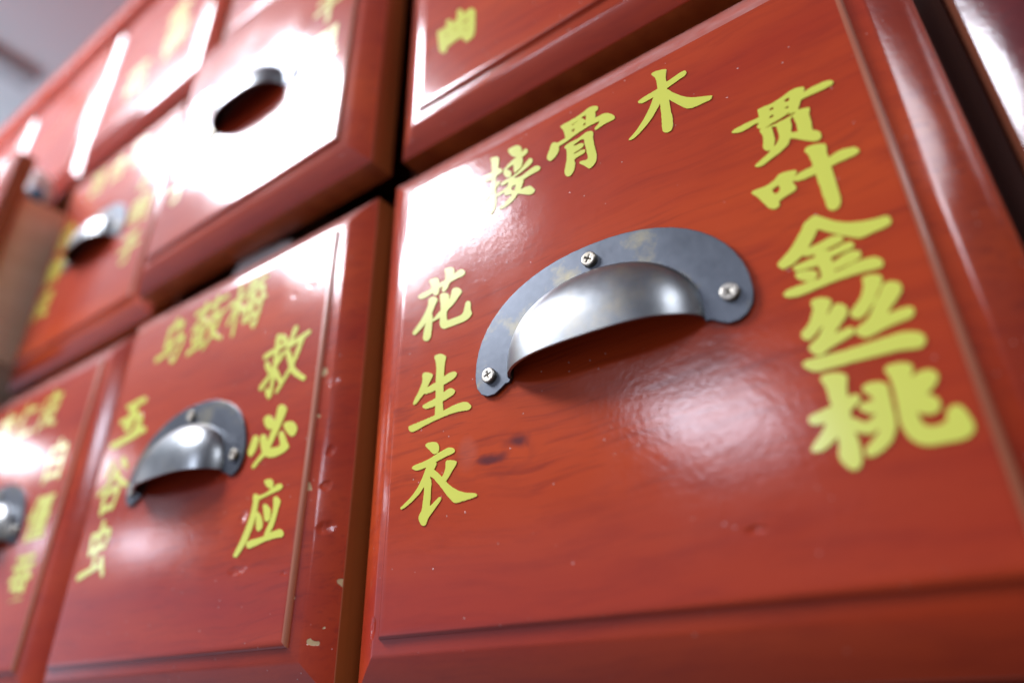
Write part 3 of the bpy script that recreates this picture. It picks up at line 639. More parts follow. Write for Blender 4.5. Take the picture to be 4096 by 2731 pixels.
    ('D1', '金', [[[871.6,-486.5],[868.5,-486.1],[864,-487.1],[852.3,-493.5],[846.3,-503.6],[830.2,-523.4],[822.1,-531.5],[805.1,-544.1],[802.8,-546.4],[802.4,-547.7],[802.5,-549.5],[806.1,-555.8],[808.7,-558.5],[810,-558.9],[822.6,-556.1],[831.6,-551.6],[838.8,-546.8],[843.3,-549.8],[847.8,-550.8],[855.9,-551.3],[855.3,-554.9],[854.1,-556.1],[846,-556.3],[843.3,-557.1],[837.9,-557.2],[835.2,-558],[831.6,-558.1],[826.2,-559.1],[823.3,-560.3],[822.3,-562.1],[822.2,-563.9],[822.3,-565.7],[824,-567.5],[826.2,-568.7],[828.9,-569.1],[829.8,-569.9],[835.2,-569.8],[837,-570.5],[844.2,-570.7],[846.9,-571.5],[852.3,-571.5],[855.9,-570.4],[856.4,-575.6],[857.2,-578.3],[857.2,-588.2],[856.2,-590.9],[854.1,-592.2],[837.9,-591.9],[832.5,-593.1],[819.9,-593.2],[817.2,-594],[812.7,-594.1],[807.3,-595.1],[804.2,-596.3],[800.7,-599.9],[800.7,-601.7],[804.6,-606.5],[811.8,-609.3],[814.5,-609.4],[817.2,-610.2],[826.2,-610.2],[828.9,-609.4],[835.2,-609.3],[844.2,-607.6],[848.7,-607.5],[851.4,-606.7],[855.9,-606.6],[858.6,-605.8],[863.1,-605.7],[865.8,-604.9],[873,-604.8],[875.7,-604],[893.7,-603.9],[896.4,-603.2],[898.2,-603.9],[913.5,-604],[916.2,-604.8],[923.4,-604.9],[926.1,-605.7],[930.6,-605.8],[932.4,-605.6],[935.4,-603.5],[937.2,-599],[937.2,-595.4],[935.4,-591.8],[933.8,-590],[929.7,-586.1],[927,-585.2],[923.4,-585],[920.7,-584.2],[909,-584.2],[906.3,-585],[900.9,-585],[900,-585.8],[891,-587],[884.7,-588.6],[881.1,-588.8],[879.3,-589.5],[875.5,-589.1],[875.7,-586.6],[881.1,-586.9],[889.2,-585.1],[900.9,-584.2],[901.8,-583.5],[904.5,-583.1],[910.8,-580.4],[913.8,-577.4],[914.8,-573.8],[913.8,-570.2],[910.8,-567.2],[905.4,-565.3],[899.1,-565.3],[893.7,-566.3],[884.7,-570.5],[880.2,-571.7],[877.5,-573.2],[876.3,-572.9],[876.2,-565.7],[876.6,-564.6],[883.8,-564.3],[886.5,-563.5],[891.9,-563.4],[894.6,-562.6],[900,-562.5],[905.4,-561.5],[908.1,-559.6],[909.3,-557.6],[909.3,-554],[908.1,-551.8],[905.4,-549.2],[900.9,-548.6],[895.5,-549.1],[890.1,-550.7],[876.6,-553],[875.7,-552],[871.2,-549.8],[864.7,-549.5],[877.5,-549],[879.3,-548.3],[888.3,-547.1],[894.6,-545.3],[897.3,-543.7],[898.6,-541.4],[897.6,-537.8],[895.1,-535.1],[890.1,-532.1],[882,-531.1],[864,-535.5],[860.4,-535.6],[857.7,-536.4],[852.3,-536.5],[850.5,-537.1],[850,-536.9],[850.2,-536],[861.3,-522.9],[868.3,-511.7],[869.4,-511.5],[876.2,-518],[896.8,-535.1],[913.5,-547.1],[916.2,-548.9],[918.9,-549.8],[923.4,-549.9],[937.8,-547.3],[949.5,-546.3],[958.5,-544.4],[961.5,-541.4],[962.5,-538.7],[962.4,-533.3],[960.5,-529.7],[956.7,-527.6],[948.6,-527.4],[946.8,-526.7],[942.3,-526.5],[927.9,-523.7],[911.7,-518.3],[903.6,-513.8],[895.1,-508.1],[890.1,-504.1],[877.5,-491.5]],[[831.2,-571.1],[829.8,-570.4],[825.3,-571.7],[823.5,-573.4],[823.1,-574.7],[823.2,-578.3],[824.1,-580.1],[826.2,-583.2],[830.3,-587.3],[837,-591.5],[846,-591.7],[849.1,-590],[852.3,-586.8],[853.5,-582.8],[852.6,-580.1],[849.1,-576.5],[839.7,-572.6]]]),
    ('D1', '丝', [[[917.4,-611],[910.6,-610.5],[907,-612.4],[905.8,-614.6],[905.6,-620.9],[903.7,-629],[898.3,-639.8],[894.8,-644.3],[879.7,-658.7],[879.7,-664.1],[882.7,-668.9],[886.3,-671.5],[889.9,-671.7],[896.2,-668.9],[899.3,-666.8],[911.5,-654.2],[911.7,-655.1],[910.8,-656.9],[901.1,-672.2],[896.2,-677],[883.6,-683.6],[879.4,-687.5],[879.7,-692],[880.9,-694.1],[887.2,-700.4],[891.7,-702.1],[894.4,-702.1],[898,-700.7],[904.3,-699.4],[910.6,-697.1],[917.8,-695.3],[933.1,-692.4],[936.7,-692.2],[938.5,-691.5],[943,-691.5],[947.5,-690.4],[951.5,-687.5],[954.1,-683],[954.1,-677.6],[951.1,-674.6],[948.4,-673.7],[937.6,-673.5],[934.9,-674.4],[930.4,-674.4],[927.7,-675.3],[925.9,-675.1],[924.7,-674],[925.5,-672.2],[932.2,-665.4],[936.7,-661.8],[939,-658.7],[944.8,-652.7],[948.7,-646.1],[949.3,-642.5],[948.7,-638],[946.6,-634.2],[940.3,-630.5],[936.7,-629.4],[933.1,-629.6],[928.6,-631.4],[927.2,-632.6],[920.8,-643.4],[914.2,-650.6],[914,-649.7],[926.2,-631.7],[929.9,-624.5],[929.8,-618.2],[927.9,-615.5],[923.2,-612.5]],[[847.2,-622.7],[845.8,-622.2],[838.6,-622.4],[836.4,-623.6],[834.7,-625.4],[833.7,-629],[835.3,-637.1],[827.2,-654.2],[825.1,-657.2],[820.6,-661.8],[813,-667.7],[811.3,-671.3],[811.2,-673.1],[812.2,-676.7],[814.3,-679.7],[817.9,-682.3],[820.6,-682.5],[823.3,-681.5],[830,-676.7],[841.3,-666.8],[840.7,-669.5],[832.7,-681.2],[830.5,-683.3],[821.1,-689.3],[817.9,-692.5],[816.7,-694.7],[816.7,-696.5],[819.4,-702.8],[824.2,-707.7],[826.9,-709.4],[832.3,-709.4],[839.5,-705.2],[848.5,-701.6],[873.7,-693.1],[876.4,-691.5],[878.8,-688.4],[879.1,-683],[877.7,-681.2],[875.5,-680],[871.9,-679.8],[869.2,-680.7],[864.7,-680.7],[857.5,-682.5],[855.8,-682.1],[857.1,-679.4],[861.1,-676.2],[873.1,-664.1],[876.7,-658.7],[878.2,-651.5],[877.6,-647.9],[873.7,-642.9],[870.1,-640.4],[865.6,-639.3],[862,-641.1],[857.1,-646.1],[855.2,-648.8],[851.2,-652.4],[851.8,-649.7],[859.6,-638],[861.4,-634.4],[861.5,-632.6],[860.5,-629.9],[857.5,-626.9],[850.3,-623.3]],[[913.3,-651.5],[913.5,-652.4],[912.4,-653.3],[912.2,-652.4]],[[933.6,-707.3],[932.2,-706.8],[922.3,-706.8],[919.6,-707.7],[907,-707.7],[904.3,-708.6],[896.2,-708.6],[893.5,-709.5],[884.5,-709.5],[881.8,-710.4],[866.5,-710.4],[863.8,-711.3],[811.6,-711.3],[807.1,-712.4],[804.4,-715],[804,-716.3],[805,-719.9],[806.8,-722.6],[811.2,-727.1],[817,-730.9],[826,-732.9],[829.6,-732],[858.4,-732],[861.1,-731.1],[924.1,-731.1],[926.8,-732],[931.3,-732],[938.5,-733.8],[946.6,-734.7],[950.2,-733.6],[954.1,-729.8],[956,-725.3],[955.9,-719],[953.1,-714.5],[950.2,-712.4],[942.1,-708.8]]]),
    ('D1', '桃', [[[836.4,-738.5],[830.6,-738.1],[826.1,-739.1],[823.9,-740.3],[822.2,-742.1],[822.2,-746.6],[824.6,-752],[826.5,-760.1],[826.5,-778.1],[827.4,-780.8],[827.2,-784.4],[801.8,-790.4],[797.3,-792.2],[795.2,-794.3],[795.2,-800.6],[797.3,-803.5],[800.9,-805.4],[804.5,-805.6],[807.2,-806.4],[809.9,-805.6],[816,-806],[809,-816.3],[793.2,-832.1],[789.8,-837.5],[791,-840.6],[793.7,-842.3],[803.6,-842.3],[813.5,-836.9],[825.2,-827.8],[825.6,-831.2],[824.7,-833.9],[824.7,-837.5],[823.7,-842.9],[822.2,-846.5],[821.1,-851.9],[821.3,-856.4],[822.2,-860],[827,-868.5],[832.4,-873.8],[836,-874.8],[839.6,-873.8],[843.6,-870.8],[848,-861.8],[848.1,-854.6],[849,-851.9],[849,-835.7],[848.1,-832.1],[847.7,-825.3],[851.3,-827.9],[862.1,-832.5],[865.7,-832.4],[872,-829.7],[873.8,-828.2],[875,-828.5],[874.9,-829.4],[870.6,-834.8],[864.3,-841.1],[857.6,-846.1],[852.8,-851.9],[852.8,-857.3],[854.5,-860],[856.7,-861.2],[861.2,-861.2],[866.6,-859.4],[873.8,-855.8],[884.1,-848.3],[888.5,-842.9],[893.9,-833],[896.7,-823.1],[896.7,-817.7],[897.6,-815],[897.6,-798.8],[898.5,-796.1],[898.5,-783.5],[899.4,-779.9],[898.4,-771.8],[895.4,-768.8],[891.8,-767],[885.5,-765.1],[876.5,-765.1],[870.7,-767.3],[868.8,-770],[869.9,-775.4],[875.9,-782.6],[878.6,-788.9],[870.2,-789.4],[867.5,-790.2],[860.3,-790.4],[859.1,-791.6],[859.1,-795.2],[860,-797.9],[862.1,-801],[867.5,-805.4],[871.1,-807.2],[880.1,-807.8],[876.5,-808.1],[869.3,-813.5],[865.7,-815.3],[862.1,-815.4],[859.4,-814.4],[853.5,-808.7],[848.2,-806],[847.2,-804.2],[848.1,-801.5],[848.6,-796.6],[860.7,-788],[863.3,-784.4],[864.3,-781.7],[864.2,-779.9],[860.3,-776],[854.9,-775.9],[851.3,-776.7],[850.4,-776.5],[849.9,-775.4],[851.9,-761.9],[855.2,-751.1],[855.2,-747.5],[852.2,-743.5],[847.7,-740.9],[841.4,-739.1]],[[919.2,-747.5],[917.9,-747.1],[906.2,-747.2],[902.2,-749.3],[900.3,-752],[900.5,-755.6],[902.9,-761],[903,-764.6],[903.9,-767.3],[903.9,-787.1],[903,-791.6],[903,-798.8],[902.1,-801.5],[902.1,-807.8],[901.2,-810.5],[901.2,-817.7],[900.3,-820.4],[900.3,-829.4],[901.2,-832.1],[901.4,-835.7],[904.1,-844.7],[907.7,-851],[911.6,-855],[915.2,-857.6],[921.5,-860.3],[926.9,-861.3],[956.6,-861.3],[964.7,-859.4],[968.7,-857.3],[972.8,-853.2],[975,-847.4],[975,-841.1],[972.2,-828.5],[969.5,-821.3],[966.5,-818.3],[962.9,-817.3],[958.4,-818.3],[956.2,-819.5],[952.1,-823.6],[950.9,-825.8],[950.7,-830.3],[949.7,-833],[947.1,-835.7],[944.9,-836.9],[938.6,-838],[934.1,-837.9],[929.6,-836.9],[926,-834.3],[923.9,-830.3],[923,-827.6],[922.8,-822.2],[921.9,-819.5],[922.4,-817.8],[924.2,-818.3],[931.4,-822.5],[936.8,-823.5],[943.1,-821.6],[947,-817.7],[948.9,-812.3],[948.9,-807.8],[947.9,-804.2],[943.1,-799.3],[939.5,-797.3],[938.7,-796.1],[944.4,-792.5],[952.1,-784.8],[956,-778.1],[956.1,-773.6],[955.1,-770.9],[953,-768.7],[950.3,-766.1],[947.6,-765.1],[938.6,-765.2],[935,-766.1],[928.7,-769.4],[928.4,-767.3],[931.7,-761],[932.7,-757.4],[932.6,-755.6],[931.4,-753.4],[928.7,-750.8],[925.1,-749]]]),
    ('D2', '必', [[[878.6,-474.7],[870.1,-474.4],[867.4,-475.3],[864.4,-478.3],[862.4,-486.4],[861.5,-501.7],[859.3,-513.8],[855.7,-508.5],[850.3,-503.1],[841.3,-496],[835,-492.4],[827.8,-490.5],[823.3,-490.5],[819.7,-491.5],[815.9,-494.5],[814,-499],[817.6,-508],[823.3,-516.5],[831.4,-524.7],[835.9,-528.1],[844,-531.7],[854,-531.4],[846.9,-550.3],[842.2,-560.4],[841.1,-560.2],[839.7,-554.8],[837,-549.4],[829.6,-541.9],[824.2,-539.2],[819.7,-538.2],[816.1,-538.3],[813.1,-540.4],[811.1,-544.9],[812.2,-551.2],[822.1,-575.5],[828,-583.6],[828,-585.4],[820.9,-592.6],[807.6,-602.5],[796.3,-612.9],[796,-616],[799,-619],[803.5,-620.9],[808,-619.9],[826,-606.7],[843.1,-597.1],[853,-602.8],[862,-605.5],[875.5,-607.4],[886.3,-607.5],[889.9,-606.6],[897.1,-606.5],[910.6,-603.7],[921.4,-600.1],[927,-596.2],[928.1,-591.7],[926.1,-587.2],[917.5,-577.3],[906.3,-558.4],[897.4,-548.5],[892.6,-546.4],[889,-546.3],[886.3,-547.3],[884.2,-549.4],[883.1,-553],[884.2,-557.5],[893.7,-576.4],[893.9,-580.9],[892.9,-582.7],[888.1,-584],[880.9,-584],[878.2,-583.2],[862,-582.2],[857.6,-580.9],[882.9,-535],[894.6,-511.6],[900,-498.1],[900,-491.8],[895.5,-485.5],[886.3,-478]],[[914.6,-526.9],[900.7,-526.5],[898,-527.6],[896.8,-529.6],[896.8,-533.2],[900.4,-540.4],[903.8,-544.9],[916.9,-558],[925.9,-565],[932.2,-568.6],[935.8,-569.6],[941.2,-569.5],[944.8,-567.6],[948.6,-561.1],[949.7,-556.6],[948.6,-551.2],[945.9,-545.8],[941.6,-540.4],[934,-533.8],[925,-529.3]],[[792.2,-534.1],[787.3,-533.8],[783.7,-535.6],[781.6,-537.7],[771.7,-565.6],[770.6,-571],[771.7,-575.5],[776.3,-582.7],[781,-586.6],[783.7,-587.6],[787.3,-587.5],[792.7,-584.8],[799.2,-577.3],[803.7,-568.3],[807.5,-553],[807.3,-549.4],[804.4,-542.7],[798.1,-536.5]]]),
    ('D2', '应', [[[873.4,-658.9],[858.6,-658.6],[855.5,-659.8],[854.7,-662.5],[856.3,-665.2],[866.3,-675.1],[874.8,-680.8],[884.4,-684.1],[882.9,-685.2],[867.6,-690.6],[853.2,-692.6],[843.3,-692.4],[837.9,-690.6],[835.2,-688.3],[828,-685.4],[824.4,-685.6],[821.4,-687.7],[821.2,-694],[823.9,-703.9],[823.9,-717.4],[821,-733.6],[817.4,-747.1],[809.3,-768.7],[798.6,-790.3],[781.8,-817.3],[781.1,-819.1],[782.1,-822],[792,-824.9],[794.7,-824.7],[798.3,-822.9],[808.6,-812.8],[819.3,-799.3],[826.5,-788.5],[835.4,-769.6],[839,-758.8],[843.3,-738.8],[846.6,-755.2],[850.2,-766],[854.1,-772.6],[858.6,-776.1],[864.9,-776.3],[871.4,-772.3],[873.2,-768.7],[873.4,-761.5],[869.7,-752.5],[864,-744],[855.3,-735.4],[847.8,-730.6],[844.2,-730.7],[843.8,-730],[844.6,-724.6],[844.6,-707.5],[846,-702.8],[849.6,-701.6],[855.9,-701.6],[876.6,-698],[914.4,-693.5],[921.6,-691.5],[924.5,-689.5],[925.6,-685.9],[924.3,-682.8],[921.6,-680.2],[915.3,-677.5],[904.5,-677.3],[890.1,-682.5],[888.6,-682.3],[891.2,-677.8],[891.4,-676],[888.6,-667.9],[882.9,-662.2]],[[903.7,-704.8],[900,-705.4],[898.1,-708.4],[902.2,-725.5],[902.2,-739],[901.1,-747.1],[894.8,-764.2],[885.3,-783.1],[884.4,-787.6],[885.4,-789.4],[873.9,-791.6],[837.9,-792.5],[825.3,-794.5],[824.1,-795.7],[823.2,-801.1],[824.4,-804.1],[828.9,-808.5],[832.5,-810.3],[838.8,-811.4],[891.9,-802.4],[909,-801.5],[911.7,-800.6],[937.8,-800.6],[940.5,-801.5],[946.8,-801.5],[950.4,-800.4],[952.4,-798.4],[952.4,-793.9],[950.4,-790.8],[946.2,-786.7],[941.4,-783.7],[936,-782.6],[927.9,-782.6],[925.2,-783.5],[917.1,-783.5],[907.2,-785.3],[905.5,-784.9],[912.8,-772.3],[917.3,-760.6],[922.2,-734.5],[926.3,-721],[924.7,-717.4],[916.2,-709.9],[908.1,-705.4]],[[871.6,-716.5],[866.3,-716.5],[864.6,-718.3],[864.4,-721.9],[875.4,-749.8],[878.8,-755.2],[882.9,-758.1],[888.3,-759.2],[892.8,-758.1],[895.7,-754.3],[896.8,-749.8],[895.9,-738.1],[894,-733.6],[891.4,-730],[885,-724.6],[878.4,-719.8]]]),
    ('D2', '五', [[[173.8,-269.2],[163.4,-268.8],[160.7,-269.7],[149.9,-269.7],[147.2,-270.6],[135.5,-270.6],[132.8,-271.5],[122.9,-271.5],[120.2,-272.4],[110.3,-272.4],[107.6,-273.3],[82.4,-274.3],[78.6,-277.3],[78.4,-280],[83,-286.3],[89.6,-291.1],[97.7,-294.7],[104.9,-296.7],[111.4,-297.1],[109.7,-316],[107.6,-317.4],[97.7,-317.4],[95,-318.3],[83.3,-318.3],[80.6,-319.2],[62.6,-320.1],[59.7,-322.3],[59.7,-326.8],[62.6,-330.8],[71.6,-337],[77.9,-339.7],[86,-341.7],[99.5,-341],[99.8,-343],[98.4,-344.8],[98,-348.4],[95.7,-351.1],[95.5,-352.9],[95.7,-355.6],[99.5,-360.5],[106.7,-365.8],[115.7,-370.3],[127.4,-373.1],[134.6,-372.1],[137.6,-369.1],[138,-365.5],[140.3,-363.7],[140.7,-361],[146.6,-349.3],[149,-341.2],[151.4,-337.6],[165.2,-337.3],[166.6,-339.4],[166.6,-349.3],[164.5,-365.5],[162,-370.9],[153.3,-376.3],[152.6,-381],[149.9,-382.2],[142.7,-382.2],[133.7,-384],[125.6,-384],[115.7,-385.8],[97.7,-386.7],[86,-388.5],[76.1,-388.5],[73.4,-389.4],[66.2,-389.4],[63.5,-390.3],[56.3,-390.3],[53.6,-391.2],[39.2,-392.2],[36.3,-395.2],[36.1,-397],[37.2,-399.7],[41,-404.4],[49.1,-409.9],[55.4,-412.6],[66.2,-415.3],[70.7,-415.5],[82.4,-413.7],[101.3,-412.8],[104,-411.9],[110.3,-411.9],[113,-411],[139.1,-409.2],[141.8,-408.3],[172.4,-405.6],[181.4,-403.8],[187.7,-403.8],[202.1,-401.1],[232.7,-397.5],[236.8,-395.2],[237.7,-391.6],[236.6,-388.9],[233.6,-385.1],[227.3,-380.5],[220.1,-376.9],[210.2,-374.2],[199.4,-375.3],[200.8,-359.2],[201.7,-356.5],[198.8,-341.2],[196.3,-337.6],[193.7,-335.8],[187.2,-328.6],[180.5,-323.8],[172.4,-320.2],[164.3,-318.3],[153.3,-316.9],[154,-298],[155.3,-293.3],[187.7,-291.3],[194.9,-290.2],[197.8,-288.1],[197.9,-285.4],[195.2,-280.9],[188.1,-274.6],[179.6,-270.7]]]),
    ('D4', '曲', [[[139.2,-726.8],[136.5,-728.3],[135.1,-732.2],[135.1,-761],[133.8,-763.1],[118.5,-764.9],[117.3,-763.7],[115.1,-754.7],[108.6,-744.5],[104.1,-741],[99.6,-739.9],[96.6,-742.1],[95.5,-745.7],[98.2,-761],[98,-763.7],[96.9,-764.9],[78,-764.9],[73.5,-761.7],[69,-760.6],[66.3,-761.7],[64.2,-763.7],[63.1,-769.1],[65.8,-782.6],[66.7,-793.4],[75,-847.4],[78.6,-854.6],[84.7,-862.7],[91.5,-867.5],[96,-868.6],[98.7,-867.5],[100.7,-865.4],[101.8,-860.9],[100.9,-855.5],[102.3,-853.5],[110.4,-851.7],[112.2,-852],[114,-851],[115.8,-851.5],[134.7,-848.8],[145.5,-849.7],[157.2,-852.7],[156.7,-856.4],[158.7,-864.5],[162.3,-871.7],[165.7,-876.2],[173.4,-882.8],[178.8,-883.7],[182.4,-882.3],[185.1,-882.6],[193.2,-877.5],[197.2,-866.3],[198.6,-852.8],[198.1,-851],[199,-848.3],[199,-826.7],[199.7,-824.9],[199,-815],[199.9,-812.3],[199,-809.6],[199.9,-806.9],[199,-804.2],[199.9,-800.6],[199,-797],[199.9,-792.5],[199,-788.9],[199.9,-784.4],[198.8,-778.1],[194.3,-768.2],[190.7,-762.8],[183.3,-756.3],[178.8,-755.2],[173.4,-756.8],[171.6,-756.5],[163.5,-758.6],[156.3,-759.4],[155.6,-746.6],[154.7,-743],[151.1,-735.8],[146.7,-730.4],[142.8,-727.5]],[[172.5,-790.4],[173.8,-794.3],[172.5,-799.2],[168.9,-798.4],[157.2,-799.1],[155,-797.9],[155.4,-793.5]],[[134.7,-796],[134.8,-799.7],[133.8,-800.2],[123,-800.8],[121.8,-798.8],[121.9,-797],[123,-796.6]],[[99.6,-796.1],[102.3,-796.8],[103.4,-797.9],[103.2,-801.7],[95.1,-802],[93.3,-801],[93.3,-796.8]],[[172.5,-824.7],[172.9,-830.3],[171.6,-831.5],[168,-829.2],[164.4,-828.8],[158.5,-825.8],[166.2,-824.7]]]),
    ('D2', '乌', [[[278.9,-22.3],[273,-21.8],[269.9,-23.2],[248.7,-47.7],[246,-48.8],[241.5,-47],[236.1,-47.2],[232.1,-49.3],[229.5,-52.9],[228.5,-56.5],[228.5,-110.5],[225.9,-114.1],[225.1,-118.6],[225.9,-122.2],[229.4,-126.7],[233.4,-128.7],[237,-128.9],[279.3,-119.2],[293.7,-117.2],[300.9,-115.4],[312.6,-114.5],[319.3,-115.9],[320.1,-116.8],[320.3,-118.6],[318.3,-128.5],[305.7,-161.8],[300,-172.9],[297.3,-175.3],[296.4,-174.8],[294.4,-173.5],[286.5,-164],[282.9,-162.2],[280.2,-162.4],[278,-163.6],[275.4,-166.3],[274.6,-169],[275.4,-172.6],[277.2,-175.3],[283.8,-183.7],[288.3,-188.3],[296.4,-191.7],[299.1,-191.9],[305.4,-189],[310.8,-183.8],[318.3,-172.6],[320.4,-166.3],[333.6,-136.6],[336.3,-126.7],[338.3,-115],[332.4,-102],[329.7,-99.4],[325.2,-97.4],[318,-97.4],[315.3,-96.5],[301.8,-96.5],[299.1,-97.4],[280.2,-99.2],[269.4,-101.7],[245.1,-105.8],[244.7,-99.7],[246.5,-88.9],[247.4,-73.6],[248.7,-68.9],[269.4,-63.4],[286.5,-60.3],[291,-58.9],[299.1,-59],[299.6,-61],[298.5,-65.5],[291.5,-85.3],[291.6,-89.8],[293.7,-92.7],[296.4,-93.8],[300.9,-93.6],[304.5,-91],[312.9,-71.8],[316.6,-57.4],[314.7,-51.1],[311.1,-44.8],[308.1,-42.7],[301.8,-41.6],[287.4,-41.6],[284.7,-42.5],[277.7,-43],[279.3,-39.9],[283.2,-35.8],[284.3,-33.1],[284.3,-28.6],[283.2,-25.9]],[[290.6,-129.4],[288.3,-128.9],[285.6,-129.8],[279.3,-129.8],[276.6,-130.7],[271.2,-130.7],[268.5,-131.6],[263.1,-131.6],[260.4,-132.5],[255,-132.5],[244.2,-134.3],[237.9,-134.3],[228.9,-136.1],[223.5,-136.1],[212.7,-137.9],[197.4,-139],[192,-140.8],[189.8,-142.9],[188.1,-145.6],[187.3,-150.1],[189,-155.5],[192,-158.4],[194.7,-159.5],[202.8,-159.5],[224.4,-155],[228.9,-154.8],[234.3,-153.2],[237.9,-153.2],[269.4,-146.9],[273.9,-146.7],[282.9,-144.4],[288.3,-144],[293.7,-141.5],[294.9,-140.2],[295.9,-136.6],[294.6,-132.6]]]),
    ('D2', '蔹', [[[489.2,-16.8],[482.5,-16.5],[478.9,-19.1],[477.7,-21.3],[476.4,-31.2],[475.4,-33.9],[474.4,-34.3],[468.1,-34.4],[465.4,-35.2],[449.2,-35.3],[446.5,-36.1],[436.6,-35.9],[435.2,-31.2],[435,-25.8],[433.2,-22.2],[428.5,-19.2],[426.7,-19.1],[421.8,-21.3],[419.2,-24.9],[419,-31.2],[419.9,-33.9],[419.5,-36.8],[413.2,-37.1],[410.5,-37.9],[394.3,-38],[391.6,-38.8],[379,-39],[376.3,-39.9],[374,-42],[372.4,-43.8],[371.5,-46.5],[371.3,-48.3],[372.4,-51.9],[375,-55.5],[378.1,-56.7],[388,-56.8],[390.7,-56],[398.8,-55.9],[401.5,-55.1],[408.7,-55],[411.4,-54.2],[420.4,-54.2],[421.4,-54.6],[422.6,-58.2],[422.2,-61.1],[418.6,-59.7],[415.9,-59.6],[411.4,-61.4],[374,-102.3],[372.4,-106.8],[373.3,-109.5],[375.4,-111.7],[376.3,-112.5],[379.9,-112.6],[382.6,-111.6],[413.7,-83.4],[415.9,-83.1],[451.9,-108.9],[458.2,-108.7],[458.8,-112.2],[460.6,-114.9],[465.6,-116.7],[466.9,-121.2],[482.7,-146.4],[483.4,-148.2],[478.9,-154.9],[448.9,-187.8],[448.2,-190.5],[448.9,-194.1],[452.8,-197.1],[456.4,-197.1],[459.1,-195.4],[493.3,-160.5],[496.9,-162.3],[505,-169.2],[538.3,-188.1],[542.8,-188.1],[545.5,-186.4],[546.6,-184.2],[546.6,-179.7],[544,-177],[516.7,-159.3],[506.8,-151.1],[504.1,-148.6],[503.6,-147.3],[511.5,-132],[525.5,-95.1],[536.5,-92.7],[541,-90.9],[543,-88.8],[543,-83.4],[540.1,-80.4],[536.5,-79.4],[533.8,-80.2],[522.1,-81.2],[519.4,-82],[514,-82.1],[505,-83.8],[499.6,-83.9],[490.6,-85.6],[487,-85.6],[485.9,-85.2],[485.8,-84.3],[493.5,-69.9],[494.6,-66.3],[493.5,-60.9],[488.6,-56.4],[488.3,-54.6],[489.7,-48.1],[496.9,-47],[505,-46.9],[507.7,-46.1],[516.7,-46],[519.4,-45.2],[527.5,-45.1],[530.2,-44.3],[536.5,-44.1],[538.6,-42.9],[541.2,-40.2],[541.2,-34.8],[539.2,-32.7],[536.5,-31.7],[524.8,-31.7],[522.1,-32.5],[505.9,-32.6],[503.2,-33.4],[492.4,-33.2],[493.7,-25.8],[493.5,-22.2],[491.5,-18.2]],[[472.6,-49.9],[473,-51],[472.1,-53.7],[472.3,-56.4],[473.2,-59.1],[476.2,-62.3],[476.4,-63.6],[465.6,-91.5],[463.3,-96],[462,-100.5],[460.9,-101.8],[459.5,-99.6],[449.2,-89.3],[435.7,-77.5],[427.1,-69],[425.4,-66.3],[425.8,-65.5],[429.4,-66.7],[432.1,-66.6],[436.6,-64],[438.8,-58.2],[437.9,-54.6],[438.4,-52.6],[444.7,-51.5],[451.9,-51.4],[454.6,-50.6],[462.7,-50.5],[465.4,-49.7]],[[504.1,-99.4],[504.3,-102.3],[502.9,-105],[499.8,-115.8],[494.4,-130.2],[493.3,-131.1],[492.1,-130.2],[483.4,-112.7],[479.8,-109.2],[478,-108.3],[474.4,-108.1],[473.6,-107.7],[473.8,-106.8],[474.4,-105.7],[478,-104.7]],[[436.1,-100.5],[424,-100.1],[421.3,-100.9],[397,-101.1],[394.7,-102.3],[391.2,-105.9],[390.4,-111.3],[392,-114.9],[395.2,-117.9],[397.9,-118.9],[402.4,-118.9],[433,-113.4],[437.5,-111.8],[439.5,-109.5],[440.4,-106.8],[438.6,-102.3]],[[447.8,-112.2],[441.1,-111.9],[438.9,-113.1],[436.3,-115.8],[435.4,-117.6],[432.3,-133.8],[428.5,-149.5],[427.1,-147.3],[425.1,-127.5],[424.2,-123.9],[422.4,-121.2],[418.6,-119.1],[415,-119.1],[411.4,-121],[409.3,-123.9],[408.4,-127.5],[409.1,-129.3],[411.8,-154.5],[412.9,-158.1],[415,-161.1],[418.6,-162.9],[421.3,-163],[424,-162],[428.5,-158.2],[430.3,-160.2],[433.9,-161.2],[435.7,-161.1],[438.6,-159],[444.9,-144.6],[447.1,-137.4],[449.4,-132.9],[453,-123],[453,-117.6],[451.4,-114.9]],[[392,-123],[388,-122.6],[384.4,-124.4],[381.4,-128.4],[381.4,-132.9],[392.2,-161.7],[394,-164.4],[396.1,-165.6],[402.4,-165.6],[404.5,-164.4],[407.1,-161.7],[407.1,-154.5],[396.3,-126.6]],[[453.2,-162.6],[449.2,-162.2],[434.8,-164.8],[418.6,-166.7],[411.4,-168.4],[395.2,-170.3],[388,-172],[377.2,-173.1],[373.6,-174.9],[370.9,-177.5],[369.7,-183.3],[370.6,-186],[373.6,-189.9],[376.3,-190.9],[382.6,-190.9],[399.7,-187.2],[406.9,-184.8],[423.1,-181.8],[430.3,-179.4],[446.5,-176.4],[452.8,-174.6],[456.6,-171.6],[457.5,-168.9],[456.6,-165.3]]]),
